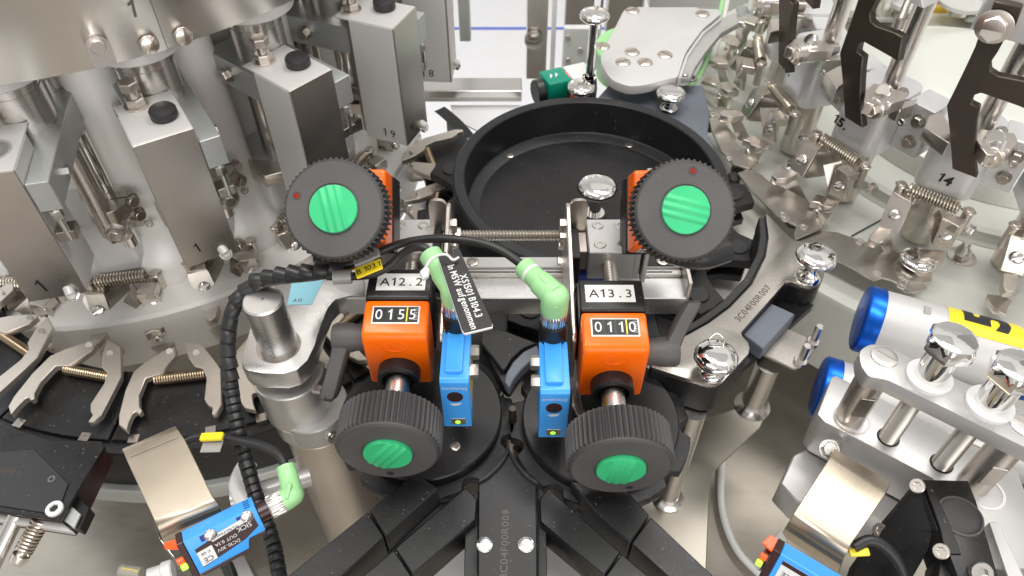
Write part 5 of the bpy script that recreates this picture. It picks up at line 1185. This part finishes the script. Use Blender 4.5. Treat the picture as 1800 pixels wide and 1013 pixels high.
# valve
vv = Thing('green_valve', 'small green and white valve with a black nose left of the chrome post', 'valve', P(975,160,-30))
a = P(940,163,-10); b_ = P(1040,140,-10); d = (b_-a).normalized()
vv.part('nose', MB().cyl(a, a+d*9, 13, ch=1), 'rubber'); vv.part('green_body', MB().box(a+d*23, (26,28,30), (d, Z1.cross(d), Z1)), 'valve_green', 2, seg=2)
vv.part('white_body', MB().box(a+d*50, (26,27,30), (d, Z1.cross(d), Z1)), 'pvc', 2, seg=2); vv.part('red_end', MB().cyl(a+d*36, a+d*37.5, 14), 'led_r')
for k in (-1,1): vv.part('valve_mark', MB().prism([a+d*(20+3*k)+Z1*15.3+Y1*y for y in (-5,5)]+[a+d*(23+3*k)+Z1*15.3], Z1*.2), 'white')
# cross rail
rl = Thing('cross_rail', 'horizontal steel rail behind the bowl at the left', 'rail', PY(850,170,800))
rl.part('rail_profile', MB().bb(-180, 12, 800, 830, PY(850,160,800).z-16, PY(850,160,800).z), 'steel', 1)
rl.part('rail_slot', MB().bb(-180, 11, 799, 800, PY(850,160,800).z-14, PY(850,160,800).z-10), 'alu_pale')
# uprights far behind
def upright(lab, px0, px1, y, py0, py1, m, dep=30, nm='machine_post', cat='post'):
    a = PY(px0, py1, y); b_ = PY(px1, py0, y)
    t = Thing(nm, lab, cat, (a.x,y,a.z)); t.part('post_profile', MB().bb(a.x,b_.x,y,y+dep,a.z,b_.z+200), m, 1.2); return t
t = upright('brownish steel upright at top centre left of the white pipe', 924,966,900,-40,140,'steel')
t.part('post_knob', MB().lathe([(12,0),(12,6),(8,9),(0,10)], PY(938,68,899), -Y1, 28), 'steel_dark'); 
upright('thin white pipe between the two brown uprights', 966,982,890,-40,148,'white',12,'white_pipe','pipe')
t = upright('wide brown steel panel at top centre', 988,1050,930,-60,132,'steel_dark',20,'steel_panel','panel')
t = upright('narrow grey and blue pipe at top centre, right of the brown panel', 1054,1064,925,-60,80,'grey_block',14,'grey_pipe','pipe')
upright('wide brown panel behind the grey plate', 1064,1140,960,-60,60,'steel_dark',20,'steel_panel','panel')
upright('thin chrome rod behind the grey plate', 1130,1136,940,-60,30,'steel',8,'chrome_rod','rod')
t = Thing('white_cover', 'small white cover with three screws left of the chrome post', 'cover', PY(1000,120,880)); a = PY(988,124,880); b_ = PY(1056,50,880)
t.part('cover_plate', MB().bb(a.x,b_.x,880,890,a.z,b_.z), 'white', 1)
for px, py in ((998,66),(998,106),(1020,88)): t.part('cover_screw', MB().cyl(PY(px,py,880), PY(px,py,880)-Y1*2, 4, ch=.5), 'steel')
t = upright('pale grey housing wall at the top right of the grey plate', 1140,1268,985,-60,14,'alu_pale',20,'machine_wall','panel')
upright('dark pillar left of the white background, behind the box cover marked 18', 808,822,930,-60,74,'alu_grey',20)
fl_ = PY(870,54,1500); solo('floor_stripe', 'blue stripe on the white floor at top centre', 'stripe', MB().bb(-500,900,P(870,50,-899).y-9,P(870,50,-899).y+9,-899.6,-899), 'blue_line')
solo('paper_sheet', 'white sheet on the machine edge left of the bowl', 'sheet', MB().prism(PZ([(792,185),(930,185),(900,215),(850,262),(840,230),(800,210)], -100), V((0,0,-2))), 'wall')

# ================================================================== TOP RIGHT BACKGROUND
t = Thing('cable_tray', 'yellow cable bundle running along the top right', 'cables', PY(1600,15,1000))
a = PY(1470,14,1000); b_ = PY(1860,20,1000)
t.part('yellow_cable', MB().cyl(a, b_, 9), 'yellow_dull'); t.part('yellow_cable', MB().cyl(a+Z1*17+Y1*6, b_+Z1*17+Y1*6, 9), 'yellow_dull')
t.part('tray', MB().box((a+b_)/2-Z1*16, (360,20,16)), 'alu_grey', 1); t.part('black_cable', MB().cyl(a-Z1*30, b_-Z1*30, 8), 'rubber')
t.part('black_cable', MB().cyl(a-Z1*46+Y1*10, b_-Z1*46+Y1*10, 7), 'rubber')
for i, px in enumerate((1665, 1480, 1580)):
    q = PY(px, 60, 960); t = Thing('column', ['short steel column below the yellow cables, right of the gripper marked 15', 'short steel column at top right, behind the hook of gripper 15', 'slim steel column at the top edge between the two hooks'][i], 'column', (q.x,q.y,-60))
    t.part('column_body', MB().cyl((q.x,q.y,-60),(q.x,q.y,q.z+42), 13 if i < 2 else 8), 'steel'); t.part('column_cap', MB().lathe([(13,0),(30,3),(30,8),(0,9)], (q.x,q.y,q.z+40), Z1, 32), 'alu_pale')
for i_, (px_, h_) in enumerate(((1330, 120), (1395, 150), (1455, 90), (1545, 150), (1720, 110))):
    q_ = P(px_, 30, -70); tt_ = Thing('far_fitting', ['grey fitting far behind the gripper row, leftmost', 'tall steel fitting far behind the leftmost hook', 'low steel fitting far behind, between the two left hooks', 'steel fitting far behind, right of the middle hook', 'steel fitting far behind, left of the rightmost hook'][i_], 'fitting', (q_.x, q_.y, -70), 0, 'fittings far behind the right wheel')
    tt_.part('fitting_body', MB().cyl((q_.x,q_.y,-70), (q_.x,q_.y,-70+h_*.4), 16, ch=2), 'steel'); tt_.part('fitting_cap', hexm((q_.x,q_.y,-70+h_*.4), Z1, 12, 9), 'steel_dark'); tt_.part('fitting_foot', MB().bb(q_.x-26,q_.x+26,q_.y-18,q_.y+18,-70,-62), 'alu_grey', 2)
solo('back_panel', 'pale machine panel across the top right behind the wheel', 'panel', MB().bb(280,1250,1080,1100,-130,260), 'platform', 1)
